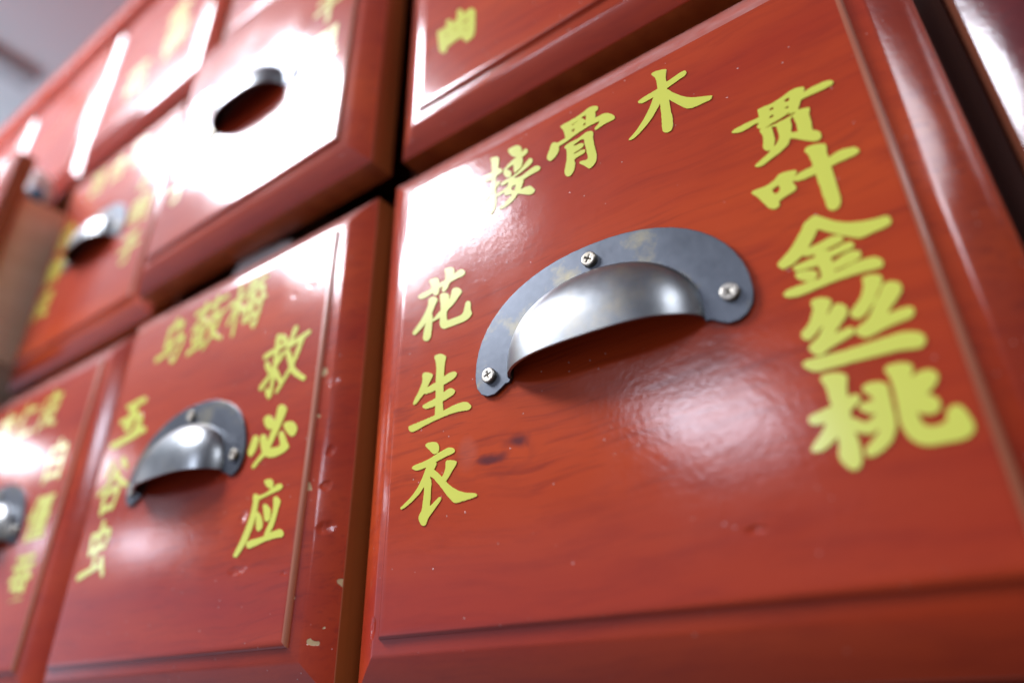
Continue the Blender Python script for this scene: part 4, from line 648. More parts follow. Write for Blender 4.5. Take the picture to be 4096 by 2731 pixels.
    ('D2', '梅', [[[661.3,-18.9],[658.1,-18.4],[654.5,-19.5],[650.6,-23.4],[630.8,-57.6],[627.5,-65],[623,-66.1],[608.6,-67.3],[608.2,-42.3],[609.1,-29.7],[608,-25.2],[605,-22.2],[601.4,-20.4],[597.8,-20.2],[595.1,-21.3],[591.2,-25.2],[590.2,-28.8],[590.2,-46.8],[591.1,-55.8],[590.8,-69.3],[582.5,-70.6],[577.1,-70.6],[574.4,-71.5],[569.9,-71.5],[567.2,-72.4],[559.1,-72.6],[555.1,-74.7],[552.5,-78.3],[551.5,-81.9],[552.5,-86.4],[555.5,-89.3],[559.1,-91.1],[562.7,-91.3],[578,-87.9],[587.9,-86.7],[585.5,-92.7],[565.1,-129.6],[564.8,-131.4],[557.8,-144.9],[558.8,-148.5],[560.9,-150.5],[562.7,-151.4],[565.4,-151.6],[568.5,-150.3],[578.3,-135.9],[584,-126],[591.5,-115.7],[592,-150.3],[592.9,-156.6],[592.4,-159.3],[592.9,-161.1],[592.9,-192.6],[593.9,-195.3],[596.9,-198.2],[602.3,-198.2],[605.3,-195.3],[606,-192.6],[607.3,-110.7],[607.7,-109.6],[608.6,-109.5],[617.9,-118.8],[618.8,-120.6],[618.2,-125.1],[620,-129.6],[622.1,-131.6],[624.8,-132.7],[632.9,-132.7],[641.2,-131.4],[640.6,-143.1],[639.7,-145.8],[639.7,-153.9],[636.1,-160.2],[636.2,-165.6],[639.7,-170.1],[642.8,-171.4],[650,-171.4],[682.4,-166],[686,-166],[695,-164.2],[697.7,-164.5],[698.2,-168.3],[695,-183.7],[693.9,-183.6],[688.2,-175.5],[683.3,-173.2],[680.6,-174.3],[677.6,-177.3],[677,-180],[677.6,-182.7],[686.9,-196.5],[695,-201.8],[698.6,-201.8],[701.3,-200.2],[707.9,-189.9],[712.7,-164.7],[713.6,-162],[716.6,-159.6],[718,-156.6],[717.8,-153.9],[715.4,-150.3],[715.3,-148.5],[718.9,-129.6],[718.9,-123.3],[720,-118.8],[722,-117.6],[731,-116.3],[733.7,-114.6],[735.1,-111.6],[734.9,-107.1],[731.9,-104.1],[720.9,-104.4],[721.6,-100.8],[721.6,-88.2],[720.7,-84.6],[720.7,-76.5],[719.8,-73.8],[719.6,-68.4],[716.8,-64.8],[703.1,-56.4],[697.7,-56.2],[681.5,-59.1],[661.7,-66.8],[653.6,-66.1],[649.1,-68.2],[647,-71.1],[646,-74.7],[646,-81.9],[645.1,-84.6],[643.3,-111.6],[643,-112.5],[641.9,-112.9],[637.4,-113.8],[635.2,-113.4],[609.2,-87.3],[608.6,-82.6],[615.8,-80.7],[630.2,-78.5],[635.1,-76.5],[636.8,-74.7],[638,-70.2],[647.3,-58.6],[650.9,-59.8],[654.5,-59.6],[672.5,-55.5],[717.5,-47],[722,-45.2],[723.8,-43.5],[725,-41.4],[725,-38.7],[722.4,-35.1],[719.3,-33.7],[713.9,-33.7],[704,-35.5],[697.7,-35.5],[688.7,-37.3],[682.4,-37.3],[679.7,-38.2],[662.6,-39.9],[661.9,-39.6],[662.2,-38.7],[666.5,-33.3],[668.4,-27.9],[667.1,-23],[664.4,-20.4]],[[700.4,-74.4],[703.4,-76.5],[704.5,-81.9],[704.5,-88.2],[705.4,-90.9],[705.2,-105.3],[703.1,-106.6],[690.5,-107.5],[687.8,-108.3],[687.1,-108],[688.3,-104.4],[688.1,-100.8],[680,-84.6],[675.6,-81],[677,-79.8],[686,-76.2],[695.9,-74.2]],[[664.4,-85.1],[665.2,-85.5],[665,-91.8],[673.7,-108],[673.6,-108.9],[670.7,-110.2],[660.8,-111.1],[659.7,-110.7],[659.5,-108],[663.1,-86.4],[663.5,-85.3]],[[703.1,-121.3],[703.6,-129.6],[702.7,-132.3],[702.7,-136.8],[700.6,-149.4],[692.3,-150.7],[683.5,-150.3],[684.7,-146.7],[684.5,-142.2],[683,-140.4],[676.3,-126],[684.2,-123.7],[687.8,-123.7],[700.4,-121]],[[660.8,-128.3],[661.4,-133.2],[668.3,-146.7],[668.6,-148.5],[670.6,-151.2],[663.5,-152.5],[653.6,-152.3],[653.2,-149.4],[656,-131.4],[657.2,-128.5]]]),
    ('D2', '谷', [[[146.5,-454.5],[138.9,-454.2],[136.7,-455.4],[133.5,-458.6],[132.3,-460.8],[131.6,-464.4],[133.2,-469.8],[142.1,-477.9],[170.4,-498.8],[175.8,-499],[178.5,-497.9],[180.5,-495],[180.3,-488.3],[151.5,-457.6]],[[89.8,-457.2],[86.7,-456.7],[81.3,-458.7],[77.4,-463.5],[63,-500.4],[62.8,-503.1],[63.9,-505.8],[66.5,-508.5],[68.7,-509.6],[72.3,-509.6],[76.8,-506.1],[97.7,-472.5],[98.6,-468],[97.7,-463.5],[94.3,-459]],[[124.9,-481.5],[119.1,-481.2],[114.6,-483.8],[98.7,-509.4],[89.8,-519.3],[76.8,-528.5],[41.3,-548.1],[38.5,-553.5],[39.6,-557.1],[41.5,-559.8],[44.4,-561.1],[48.9,-560.9],[90.3,-541.1],[102.9,-533.2],[112.3,-523.8],[120.9,-513.1],[143.4,-532.1],[151.5,-537.5],[165.9,-544.7],[200.1,-557.3],[205.5,-557.3],[208.2,-555.7],[210.3,-552.6],[210.4,-550.8],[209.3,-546.3],[208.2,-544.9],[201.9,-541.5],[187.5,-535.7],[174,-528.9],[172.2,-528.5],[159.2,-520.2],[154.2,-516.1],[133,-495],[132.5,-494.1],[133,-491.4],[131.9,-486.9],[128.5,-483.3]],[[147.4,-542.7],[137.1,-542.2],[134.4,-543.1],[126.3,-543.1],[102,-547.6],[92.1,-548.7],[84,-550.5],[80.4,-552.3],[77.7,-555.8],[76.7,-560.7],[77.2,-565.2],[78.1,-567.9],[78.1,-571.5],[82.6,-599.4],[82.6,-605.7],[81.7,-609.3],[82.8,-613.8],[85.1,-616.5],[85.5,-620.1],[87.6,-623],[91.2,-624.8],[94.8,-624.8],[98.8,-621.9],[100.2,-619],[102.9,-618],[127.2,-613.3],[131.7,-613.1],[140.7,-610.8],[141.9,-611.1],[144.3,-614.2],[147,-615.8],[152.4,-615.8],[155.4,-613.8],[165.3,-583.2],[168.6,-564.3],[166.2,-554.4],[163.2,-547.7],[156,-544.2]],[[147,-561.3],[149.9,-562.5],[151,-567],[150.1,-569.7],[149.1,-580.5],[145.2,-594.1],[141.6,-595.3],[129,-595.3],[126.3,-596.2],[116.4,-596.2],[113.7,-597.1],[100,-596.7],[98.8,-583.2],[99.3,-569.5],[126.3,-562.9],[129.9,-562.9],[138,-561.1]]]),
    ('D2', '虫', [[[127.5,-640.4],[123.5,-639.9],[119,-641.9],[115.1,-646.7],[114.5,-669.3],[92,-673.2],[87.5,-673],[83.9,-671.4],[79.4,-671.6],[74.9,-674.2],[72.8,-677.3],[71.7,-680.9],[71.9,-687.2],[74.2,-694.4],[78.9,-717.8],[78.2,-725.9],[79.1,-729.5],[81.4,-732.2],[81.8,-734],[83.7,-736.7],[85.7,-737.8],[91.1,-738],[95.6,-734.6],[98.3,-733.7],[109.1,-732.6],[111.8,-731.7],[116.5,-732.2],[116.7,-751.1],[117.6,-757.4],[117.4,-770],[91.1,-774.9],[86.6,-775.1],[81.2,-776.7],[71.3,-777.8],[54.2,-781.4],[52.2,-782.6],[49.4,-786.2],[48.3,-790.7],[49.4,-795.2],[52.2,-798.8],[54.2,-799.9],[56.9,-801],[60.5,-801],[166.7,-776.7],[168.7,-778.1],[185.1,-801.5],[189.2,-804.4],[192.8,-804.4],[194.9,-803.3],[197.5,-800.6],[198.4,-797.9],[197.5,-794.3],[178.6,-758.3],[174.1,-750.2],[171.2,-746.3],[167.6,-744.5],[162.2,-744.3],[159.5,-745.4],[155.9,-748.9],[154.5,-752],[154.5,-757.4],[157.5,-762.8],[155,-763.9],[145.1,-765],[137.9,-766.8],[133.4,-767.3],[132.4,-766.4],[132.9,-737.6],[133.3,-731.3],[134.1,-729.5],[152.3,-726.3],[155.9,-726.5],[159.5,-728.1],[163.1,-728.1],[167.1,-725.9],[177.7,-698.9],[180.6,-685.4],[180.6,-682.7],[176.8,-673.7],[175,-671],[172.4,-668.3],[170.3,-667.1],[156.8,-666],[154.1,-665.1],[147.8,-665.1],[145.1,-666],[135.2,-666.6],[134.7,-662],[135.6,-650.3],[134.5,-645.8],[131,-642.2]],[[162.2,-683.3],[164,-686.3],[162.4,-696.2],[157,-710.6],[149.6,-711.9],[134.3,-711.6],[133.8,-699.8],[135,-685.4],[147.8,-683.1]],[[115.4,-689.7],[115.6,-712.4],[110.9,-713.7],[95.2,-713.3],[94.2,-711.5],[93.6,-693.5],[111.8,-689.4]]]),
    ('D2', '救', [[[890.8,-259.1],[885.9,-258.8],[883.7,-260],[880.2,-263.6],[867,-297.6],[860.8,-293.3],[861.1,-287.9],[859.8,-284.8],[843.1,-268.1],[840,-266.7],[836.4,-266.9],[831,-270.6],[828.6,-264.5],[826.9,-262.7],[822.9,-260.6],[818.4,-260.6],[814.6,-262.7],[811.6,-268.1],[811.6,-282.5],[812.5,-287],[812.8,-299.6],[808.5,-300.9],[778.8,-304.7],[775.2,-305.6],[771.6,-307.5],[769.5,-310.4],[768.4,-314],[769.5,-318.5],[773,-322.1],[776.1,-323.4],[782.4,-323.3],[809.4,-317.1],[813,-316.8],[813.4,-317.6],[814.3,-322.1],[814.3,-332.9],[815.2,-337.4],[815.2,-351.8],[812.1,-357.5],[811.2,-358],[810.3,-356.7],[794.1,-332.6],[790.5,-330.8],[786.9,-330.8],[784.7,-332],[781.2,-335.6],[780.1,-339.2],[782.1,-344.6],[797.7,-367.3],[801.3,-369.2],[804.9,-369.2],[808.5,-367.3],[811.2,-363.1],[813,-366.2],[775.7,-395.9],[773.1,-399.5],[772,-404],[773.1,-407.6],[777,-411.5],[778.8,-412.4],[781.5,-412.5],[785.1,-412.4],[786.9,-411.5],[816.6,-381.6],[817.5,-399.5],[817,-401.3],[817.5,-413],[816.8,-420.2],[814.8,-418.8],[811.2,-412.8],[806.7,-410.8],[802,-413],[800.1,-416.6],[799.9,-418.4],[809.1,-436.4],[816.6,-444],[819.3,-445.7],[822.9,-445.7],[826.9,-442.7],[831.3,-431.9],[832.8,-389.7],[837.3,-393.7],[853.5,-412.6],[854.4,-414.8],[843.3,-429.2],[842.6,-431.9],[843.3,-434.6],[845.9,-437.3],[848.1,-438.5],[850.8,-438.5],[852.6,-437.6],[855.7,-434.6],[893.1,-389.6],[897.1,-395],[908.9,-405.8],[945.3,-430.4],[948,-431.4],[950.7,-431.3],[953.8,-429.2],[955.5,-426.5],[955.5,-422.9],[953.4,-419.7],[942.6,-411.8],[939.9,-410.6],[919.2,-394.5],[909.3,-384.6],[903.4,-375.2],[903.6,-373.4],[912.3,-356.3],[918.6,-341],[925.2,-321.2],[929.4,-311.3],[929.8,-307.7],[931.8,-306.5],[945.3,-303.5],[949.8,-301.6],[951.8,-298.7],[951.9,-295.1],[948.9,-291.2],[946.2,-290.1],[942.6,-290.1],[930,-292.8],[920.1,-293.7],[912.9,-295.5],[903,-296.4],[895.8,-298.2],[884.1,-299.8],[883.8,-298.7],[893.4,-279.8],[893.7,-278],[897,-272.6],[898,-269],[897.9,-266.3],[896.7,-263.2],[894,-260.6]],[[831.9,-280.3],[846.1,-295.1],[835.5,-297.3],[830.8,-296.9],[830.5,-281.6],[831,-279.9]],[[863.4,-306.2],[861.9,-312.2],[857.1,-324.1],[856.2,-324.1],[854.8,-322.1],[852.6,-320.9],[846.3,-320.9],[842.2,-323.9],[836.4,-331.5],[831.9,-336],[831.4,-332],[831.9,-312.9]],[[908.4,-312.3],[908.6,-314],[900.6,-339.2],[899.1,-341.9],[896.1,-351.8],[894.2,-355.4],[893.1,-355.6],[882.5,-331.1],[879.6,-328.1],[876,-326.3],[870.6,-326.6],[871.2,-323.9],[873.3,-320.1],[878.7,-319.7],[882.3,-318.2],[885.9,-317.9]],[[858.9,-329.8],[861.6,-331.4],[865.4,-332],[864.7,-336.5],[865.8,-340.1],[883.4,-374.3],[882.6,-377],[878.1,-384.2],[865.2,-401.7],[863.4,-403.1],[858.6,-397.7],[836.1,-366.2],[832.3,-359.9],[832.8,-358.8],[835.9,-357.2],[840.4,-352.7],[857.1,-332.4],[858,-329.4]]]),
    ('D5', '青', [[[138.9,-282.5],[120.7,-282.3],[120.3,-291.5],[118.9,-292.8],[66.7,-293.1],[66.7,-308.8],[118.9,-309.1],[120.3,-310.4],[120,-313.1],[118.9,-313.5],[72.1,-313.8],[72.1,-328.6],[118.9,-328.9],[120.3,-330.2],[120.3,-333.8],[118.9,-335.1],[56.8,-335.2],[55.5,-336.5],[55.8,-350],[203.5,-350.2],[204,-336.5],[202.6,-335.2],[139.5,-334.7],[139.2,-330.2],[140.5,-328.9],[188.2,-328.6],[188.2,-313.8],[140.5,-313.5],[139.5,-313.1],[139.2,-310.4],[140.5,-309.1],[194.5,-309],[195.9,-307.7],[195.9,-295.1],[194.5,-292.9],[140.5,-292.8],[139.2,-291.5]],[[182.1,-355.4],[79.3,-355.2],[79.2,-437.3],[95.7,-437.3],[96,-412.1],[97.3,-410.8],[163,-410.8],[164.4,-412.1],[163.9,-421.3],[137.7,-421.1],[143.9,-436.4],[166.6,-436.8],[172.9,-435.8],[178.7,-432.8],[182.4,-426.5]],[[163.9,-370.5],[164.4,-374.3],[163,-375.6],[97.3,-375.6],[96,-374.3],[96.3,-370.7],[97.3,-370.3]],[[163.9,-390.3],[164.4,-395],[163,-396.3],[97.3,-396.3],[96,-395],[96,-391.4],[97.3,-390.1]]]),
    ('D5', '葙', [[[167.7,-483.2],[150.4,-483],[149.9,-493.1],[148.6,-494.5],[116.2,-494.5],[114.9,-493.1],[114.4,-483],[99.1,-482.8],[96.9,-484.1],[96.4,-494.2],[59.3,-494.9],[59.5,-511.3],[95.5,-511.6],[96.8,-512.9],[96.4,-520.3],[86.3,-521],[85.6,-542.8],[59.5,-543.1],[58.2,-544.4],[58.6,-559],[82,-559.3],[83.3,-560.6],[72.4,-583.1],[64,-595.2],[53.8,-606.5],[65.8,-618.5],[74.8,-608.7],[85.6,-592.6],[86.5,-637.3],[103.8,-637.1],[110.2,-592.1],[105.6,-584.9],[125.9,-584.9],[104.3,-560.6],[105.4,-559.3],[127,-559.3],[128.7,-557.9],[128.4,-543.5],[105.4,-543.1],[104.1,-541.7],[104.3,-527.3],[114.6,-526.4],[114.9,-512.9],[117.1,-511.6],[148.6,-511.6],[149.9,-512.9],[149.5,-524.8],[130.6,-525.1],[129.3,-526.4],[129.2,-586.7],[119.4,-604.7],[128.6,-636.2],[145.9,-636.4],[146.6,-630.8],[149.5,-630.4],[182.8,-630.4],[183.9,-630.8],[184.6,-636.4],[201.9,-636.2],[201.9,-525.5],[168.4,-524.8],[168,-512.9],[169.3,-511.6],[206.2,-511.3],[206.6,-495.8],[205.3,-494.5],[168.4,-494.2]],[[183.7,-542.4],[183.7,-554.5],[146.6,-554.3],[146.8,-542.4]],[[183.7,-571.2],[183.7,-583.3],[146.6,-583.1],[146.8,-571.2]],[[183.7,-600],[183.7,-613],[146.6,-612.8],[146.8,-600]]]),
    ('D5', '子', [[[182.5,-678.2],[70.3,-679.1],[70.1,-695.3],[71.4,-696.6],[140.7,-697.5],[151.9,-698.9],[141.6,-706.4],[121.8,-717.4],[120.9,-739.6],[54.1,-740.3],[53.9,-756.5],[55.2,-757.8],[121.1,-758.3],[121.2,-803.3],[119.1,-804.6],[86.7,-804],[93.9,-822.4],[112.8,-822.6],[123.6,-821.6],[132.6,-818.9],[137.4,-814.1],[139.4,-808.7],[139.8,-758.1],[205.7,-757.4],[206,-741.2],[204.6,-739.8],[139.6,-739.4],[139.4,-728.6],[140.3,-726.8],[167.7,-710],[194.1,-688.1],[193.3,-686.3]]]),
    ('D5', '千', [[[917.3,-274.2],[914.2,-273.9],[896.2,-279],[861.1,-285.4],[827.8,-289.9],[804.4,-291.7],[800.6,-293.1],[805.1,-308.4],[806.2,-308.8],[853,-303.4],[857.7,-303.9],[857.5,-335.6],[793.6,-335.8],[792.3,-337.2],[792.3,-350.7],[793.6,-352.9],[857.7,-353.4],[858.4,-426.5],[875.5,-426.7],[876.9,-425.4],[877.3,-353.2],[943.2,-352.5],[943.5,-337.2],[942.1,-335.8],[877.1,-335.4],[877.1,-300.3],[905.2,-295.2],[929.4,-288.6],[927.7,-285.5]]]),
    ('D5', '里', [[[929.1,-478.4],[809,-478.4],[809,-556.7],[857.8,-557.2],[859.1,-558.5],[859.1,-568.4],[857.8,-569.8],[803.8,-570.1],[803.6,-586.4],[858.7,-587.2],[859.1,-603.5],[857.8,-604.9],[793,-605.2],[793,-621.7],[943.5,-621.5],[943.3,-605.2],[879.4,-604.9],[878,-603.5],[878.5,-587.2],[934.5,-586.4],[934.3,-570.1],[879.4,-569.8],[878,-568.4],[878,-558.5],[879.4,-557.2],[929.1,-556.7]],[[910,-495.4],[910,-509.2],[877.4,-509],[877.6,-495.4]],[[859.6,-495.4],[859.6,-509.2],[827,-509],[827.2,-495.4]],[[910,-526],[910,-539.8],[877.4,-539.6],[877.6,-526]],[[859.6,-526],[859.6,-539.8],[827,-539.6],[827.2,-526]]]),
    ('D5', '光', [[[878.3,-667.7],[860.8,-667.7],[860.1,-729.1],[795.1,-729.8],[795.3,-746.2],[835.8,-746.5],[837.1,-747.8],[837.1,-753.2],[834.3,-767.6],[831.6,-775.7],[825,-786.9],[819.1,-792.8],[809.7,-799.4],[789.7,-807.2],[800.7,-822.6],[821.4,-813.8],[830.8,-807.2],[839.4,-798.6],[848.7,-782.9],[853.2,-768.5],[856.1,-747.8],[857.4,-746.5],[881,-746.9],[881.3,-808.1],[883.2,-814.4],[887.6,-818.9],[892.5,-821],[899.7,-822.1],[926.7,-822.1],[935.7,-820.1],[939.3,-817.6],[942.3,-813.5],[946,-800],[946.7,-782.9],[939.3,-780.5],[930.3,-775],[929.8,-791.9],[928.8,-800],[927.1,-803.6],[899.5,-803.6],[899.3,-747.8],[900.6,-746.5],[944.7,-746.2],[944.9,-729.8],[879,-729.1]],[[917.2,-673.1],[915.9,-672.9],[914.7,-674.9],[906.3,-695.6],[893.4,-719],[907.8,-725.6],[910.8,-722.6],[918,-710.9],[933.8,-679.4]],[[823.6,-674.9],[812.4,-678.2],[807.5,-681.2],[821.7,-707.3],[828.6,-726.1],[844.8,-720.1],[845.2,-719],[841.5,-707.3],[831.6,-687.5]]]),
    ('D6', '百', [[[373.6,-44],[226.5,-44],[226.7,-61.3],[269,-61.6],[288,-62.9],[284.3,-79.3],[245.4,-80],[245.6,-190],[262.7,-190],[263.1,-180.8],[265.4,-179.5],[337.4,-179.5],[338.7,-180.8],[339.2,-190],[357.4,-189.8],[357.4,-80],[305,-79.6],[303.6,-78.2],[307.4,-63.8],[309.5,-61.6],[373.4,-61.3]],[[338.3,-97.9],[338.3,-120.7],[263.4,-120.5],[263.6,-97.9]],[[338.3,-138.4],[338.3,-162.1],[263.4,-161.9],[263.6,-138.4]]]),
    ('D6', '合', [[[492.9,-39.8],[490.7,-39.6],[475.8,-58.7],[455.6,-76.1],[437.6,-87.8],[409.8,-101],[417.8,-108.8],[422.3,-115.6],[424.1,-115.7],[443.9,-105.3],[445,-105.5],[445.5,-110],[446.6,-110.5],[532.1,-110.5],[533.4,-109.1],[533.7,-102.8],[534.8,-102.6],[544.7,-108.5],[558.2,-114.4],[562.7,-107],[569.8,-99.2],[539.3,-84.2],[518.2,-70.4],[502.1,-56],[502.1,-54.2],[506.3,-48.8],[506.2,-47]],[[543.1,-124.4],[437.6,-124.2],[437.4,-194.6],[454.7,-194.8],[455.4,-186.5],[457.4,-186.1],[524,-186.1],[525.3,-187.4],[525.8,-193.9],[542.9,-193.9]],[[524.9,-141.3],[524.9,-168.7],[455.4,-168.5],[455.6,-141.3]]]),
    ('D6', '花', [[[716.3,-40.2],[698.1,-40],[697.6,-53.7],[696.3,-55],[663,-54.7],[662.1,-40],[646.8,-39.7],[644.5,-41.1],[644.1,-54.7],[606.1,-55.5],[606.3,-72.7],[643.2,-73],[644.5,-74.4],[644.4,-88.8],[635.4,-104.1],[619.3,-123],[602.8,-136.5],[617.1,-148.4],[622.9,-144.6],[629.7,-137.8],[631,-138.3],[631.5,-194.2],[647.7,-194.5],[649,-193.2],[649,-115.8],[664.2,-90.6],[662.5,-86.1],[662.5,-74.4],[663.9,-73],[696.3,-73],[697.6,-74.4],[697.2,-84.5],[680.8,-85.2],[680.4,-130.2],[654.1,-142.8],[657.9,-148.2],[661,-156.3],[662.1,-156.7],[680.1,-149.2],[680.5,-176.1],[681.6,-180.6],[685.3,-186.9],[691.8,-190.7],[697.2,-191.8],[739.5,-191.8],[745.8,-189.8],[749.4,-187.3],[752.4,-183.3],[756,-172.5],[757.7,-155.4],[750.3,-152.9],[742.2,-147.9],[741.1,-148.2],[740.1,-150.9],[739.9,-162.6],[736.8,-173.6],[734.1,-174.7],[703.5,-174.7],[698.7,-172.5],[699,-140.6],[731.4,-123.2],[744,-115.1],[749.4,-110.4],[739,-97.8],[736.8,-96.6],[716.1,-111.5],[700.8,-120.5],[698.6,-120.3],[699,-85.3],[716.1,-87.1],[716.5,-74.4],[717.9,-73],[753,-73],[754.3,-71.7],[753.9,-55.3],[717,-54.7]],[[648.6,-84],[653.3,-86.1],[646.8,-86.2],[646.8,-84.8]]]),
    ('D6', '决', [[[892.1,-272.8],[873.7,-272.8],[873,-297.3],[841.3,-298],[841.5,-314.4],[873.2,-315.1],[873.4,-341.2],[872.3,-345.7],[833.4,-346.4],[832.5,-360.9],[819,-351.2],[800.4,-388.9],[788.4,-409.6],[801,-418.9],[803.7,-419.7],[804.9,-418.6],[832.5,-363.2],[834.3,-364.1],[869.2,-364.6],[867,-372.7],[863.4,-379.9],[856.3,-389.8],[844.2,-400.9],[821.7,-414.1],[834.3,-427.6],[848.7,-419.8],[859.5,-411.8],[874.2,-396.1],[884.7,-377.8],[907.2,-381.8],[900.1,-364.6],[944.3,-363.7],[944.3,-346.6],[929.7,-346.1],[928.3,-344.8],[928.1,-298],[892.8,-297.3]],[[804.9,-278.2],[800.1,-279.7],[790.3,-286.3],[810.3,-311.5],[818.1,-324],[819,-323.8],[832,-315.1],[832.7,-313.3],[823.5,-299.4]],[[909.9,-314.9],[910.1,-345.7],[891.9,-345.9],[892.6,-315.1]]]),
    ('D6', '明', [[[939.1,-475.5],[864.9,-475.5],[864.6,-548.4],[861.8,-568.2],[857.3,-582.6],[853.7,-589.8],[846.6,-599.7],[833.3,-612.3],[845.3,-624.2],[848.4,-623.1],[857.4,-615],[868.1,-600.6],[873.5,-589.8],[878.3,-573.6],[880.4,-570.4],[921.1,-570.9],[921.1,-604.2],[893.1,-605.1],[897.8,-615.9],[899.3,-622.4],[914.6,-622.6],[925.4,-621.5],[933.5,-618.9],[937.4,-615],[939.3,-609.6]],[[855.4,-478.2],[796.5,-478.2],[796.7,-595.4],[812.9,-595.4],[813.4,-581.7],[814.7,-580.3],[855.4,-579.9]],[[920.9,-492.4],[920.9,-514.4],[882.9,-514.2],[883.1,-492.4]],[[838.1,-495.1],[838.3,-519.6],[813.8,-519.8],[813.6,-495.3]],[[920.9,-531.1],[920.9,-554],[882,-553.8],[881.8,-543.9],[883.1,-531.1]],[[838.1,-537.4],[838.3,-562.8],[813.8,-563],[813.6,-537.6]]]),
    ('D6', '子', [[[920.5,-673.2],[808.3,-674.1],[808.1,-690.3],[809.4,-691.6],[878.7,-692.5],[889.9,-693.9],[879.6,-701.4],[859.8,-712.4],[858.9,-734.6],[792.1,-735.3],[791.9,-751.5],[793.2,-752.8],[859.1,-753.3],[859.2,-798.3],[857.1,-799.6],[824.7,-799],[831.9,-817.4],[850.8,-817.6],[861.6,-816.6],[870.6,-813.9],[875.4,-809.1],[877.4,-803.7],[877.8,-753.1],[943.7,-752.4],[944,-736.2],[942.6,-734.8],[877.6,-734.4],[877.4,-723.6],[878.3,-721.8],[905.7,-705],[932.1,-683.1],[931.3,-681.3]]]),
    ('D6', '白', [[[124,-282.9],[118.9,-282.9],[110,-309.2],[69.4,-309.9],[69.4,-437.7],[86.6,-437.9],[87.1,-427.8],[89.4,-426.4],[171.2,-426.4],[172.6,-427.8],[173,-437],[190.1,-437],[190.3,-309.9],[130.8,-309.2],[139.6,-286.5],[138,-285.3]],[[172.2,-327.7],[172.2,-357.8],[87.4,-357.6],[87.6,-327.7]],[[172.2,-376.3],[172.2,-408.2],[87.4,-408],[87.6,-376.3]]]),
    ('D6', '鲜', [[[84.5,-482.8],[79.4,-482.8],[69.9,-507.1],[60.1,-523.3],[52.3,-532.3],[52.4,-534.1],[60.7,-540],[63.4,-544],[62,-546.7],[62.3,-599.8],[123.7,-600.3],[125.4,-598.9],[125.5,-588.8],[126.4,-600],[157.9,-600.5],[158.6,-637.6],[175.9,-637.8],[176.6,-600.7],[207.4,-600.3],[208.7,-598.9],[208.3,-583.4],[177.7,-583.2],[176.3,-581.8],[176.8,-566.3],[201.1,-566.1],[202.4,-564.7],[202,-549.2],[177.7,-549],[176.3,-547.6],[176.8,-531.2],[205.8,-530.5],[205.6,-515],[188.6,-514.3],[200.4,-489.1],[184,-484.7],[172.6,-510.7],[168.7,-514.8],[156.6,-514.3],[159.8,-512.5],[158.2,-506.2],[147.1,-486],[143.5,-486.1],[133.6,-490.6],[133.3,-491.8],[142,-508],[143.6,-514.3],[128,-515.2],[128,-530.5],[157.9,-531.2],[158.3,-547.6],[157,-549],[130.9,-549.2],[130.4,-564.7],[131.8,-566.1],[157.9,-566.3],[158.3,-581.8],[157,-583.2],[127.3,-583.2],[125.9,-581.8],[125.9,-525.1],[124.6,-523.8],[114.8,-523.3],[124.8,-502.6],[115.6,-496],[93.1,-496.7],[92.5,-495.4],[95.6,-484.6]],[[97.6,-512.2],[101.2,-513.2],[101.4,-514.3],[96.7,-523.5],[80.3,-523.3],[85.9,-512.2]],[[110.2,-540.2],[110.4,-553.9],[101.2,-554.1],[101,-540.4]],[[85.9,-540.2],[86.1,-553.9],[77.8,-554.1],[77.6,-540.4]],[[110.2,-569.9],[110.4,-584.5],[101.2,-584.7],[101,-570.1]],[[85.9,-569.9],[86.1,-584.5],[77.8,-584.7],[77.6,-570.1]],[[129.3,-606.1],[125.5,-605.7],[55.3,-613.1],[54.8,-616.9],[56.9,-629.5],[60.7,-630],[129.1,-621.6]]]),
    ('D6', '皮', [[[143.8,-672.1],[125.4,-672.1],[124.7,-693.9],[70.5,-694.6],[70.2,-752.2],[67.5,-774.7],[64.6,-787.3],[61,-797.2],[55.6,-808],[49.9,-816.1],[63.5,-827.1],[65.3,-826.3],[73.2,-814.3],[76,-814.3],[75,-811.6],[77,-810.8],[129.2,-812],[140.9,-805.7],[167,-819],[195.8,-827.3],[199.4,-826.3],[204.5,-817.9],[209.5,-812.5],[209.3,-811.4],[206.6,-810.4],[186.8,-806.4],[173.3,-801.9],[159.8,-795.6],[157.7,-793.6],[170.1,-781],[176.2,-772.9],[187.9,-752.2],[191.5,-741.4],[184.4,-736.9],[186.1,-736],[189.7,-729.7],[202.8,-697.3],[190.4,-693.6],[144.5,-693.9]],[[131,-706.1],[131,-741.6],[83.1,-741.4],[83.3,-706.1]],[[158,-712.3],[174.2,-713],[176.8,-714.4],[169.5,-731.5],[179.7,-735.1],[144.3,-735.1],[144.3,-712.6]],[[95.9,-752.8],[110.9,-777.4],[125.4,-793.6],[104.9,-802.8],[77,-810.6],[75.8,-808.9],[80.8,-796.3],[85.3,-777.4],[87.6,-753.1]],[[164.3,-756.5],[163.6,-759.4],[156.2,-769.6],[141.8,-783],[131.4,-774.7],[122.6,-763.9],[118.5,-756.7]]]),
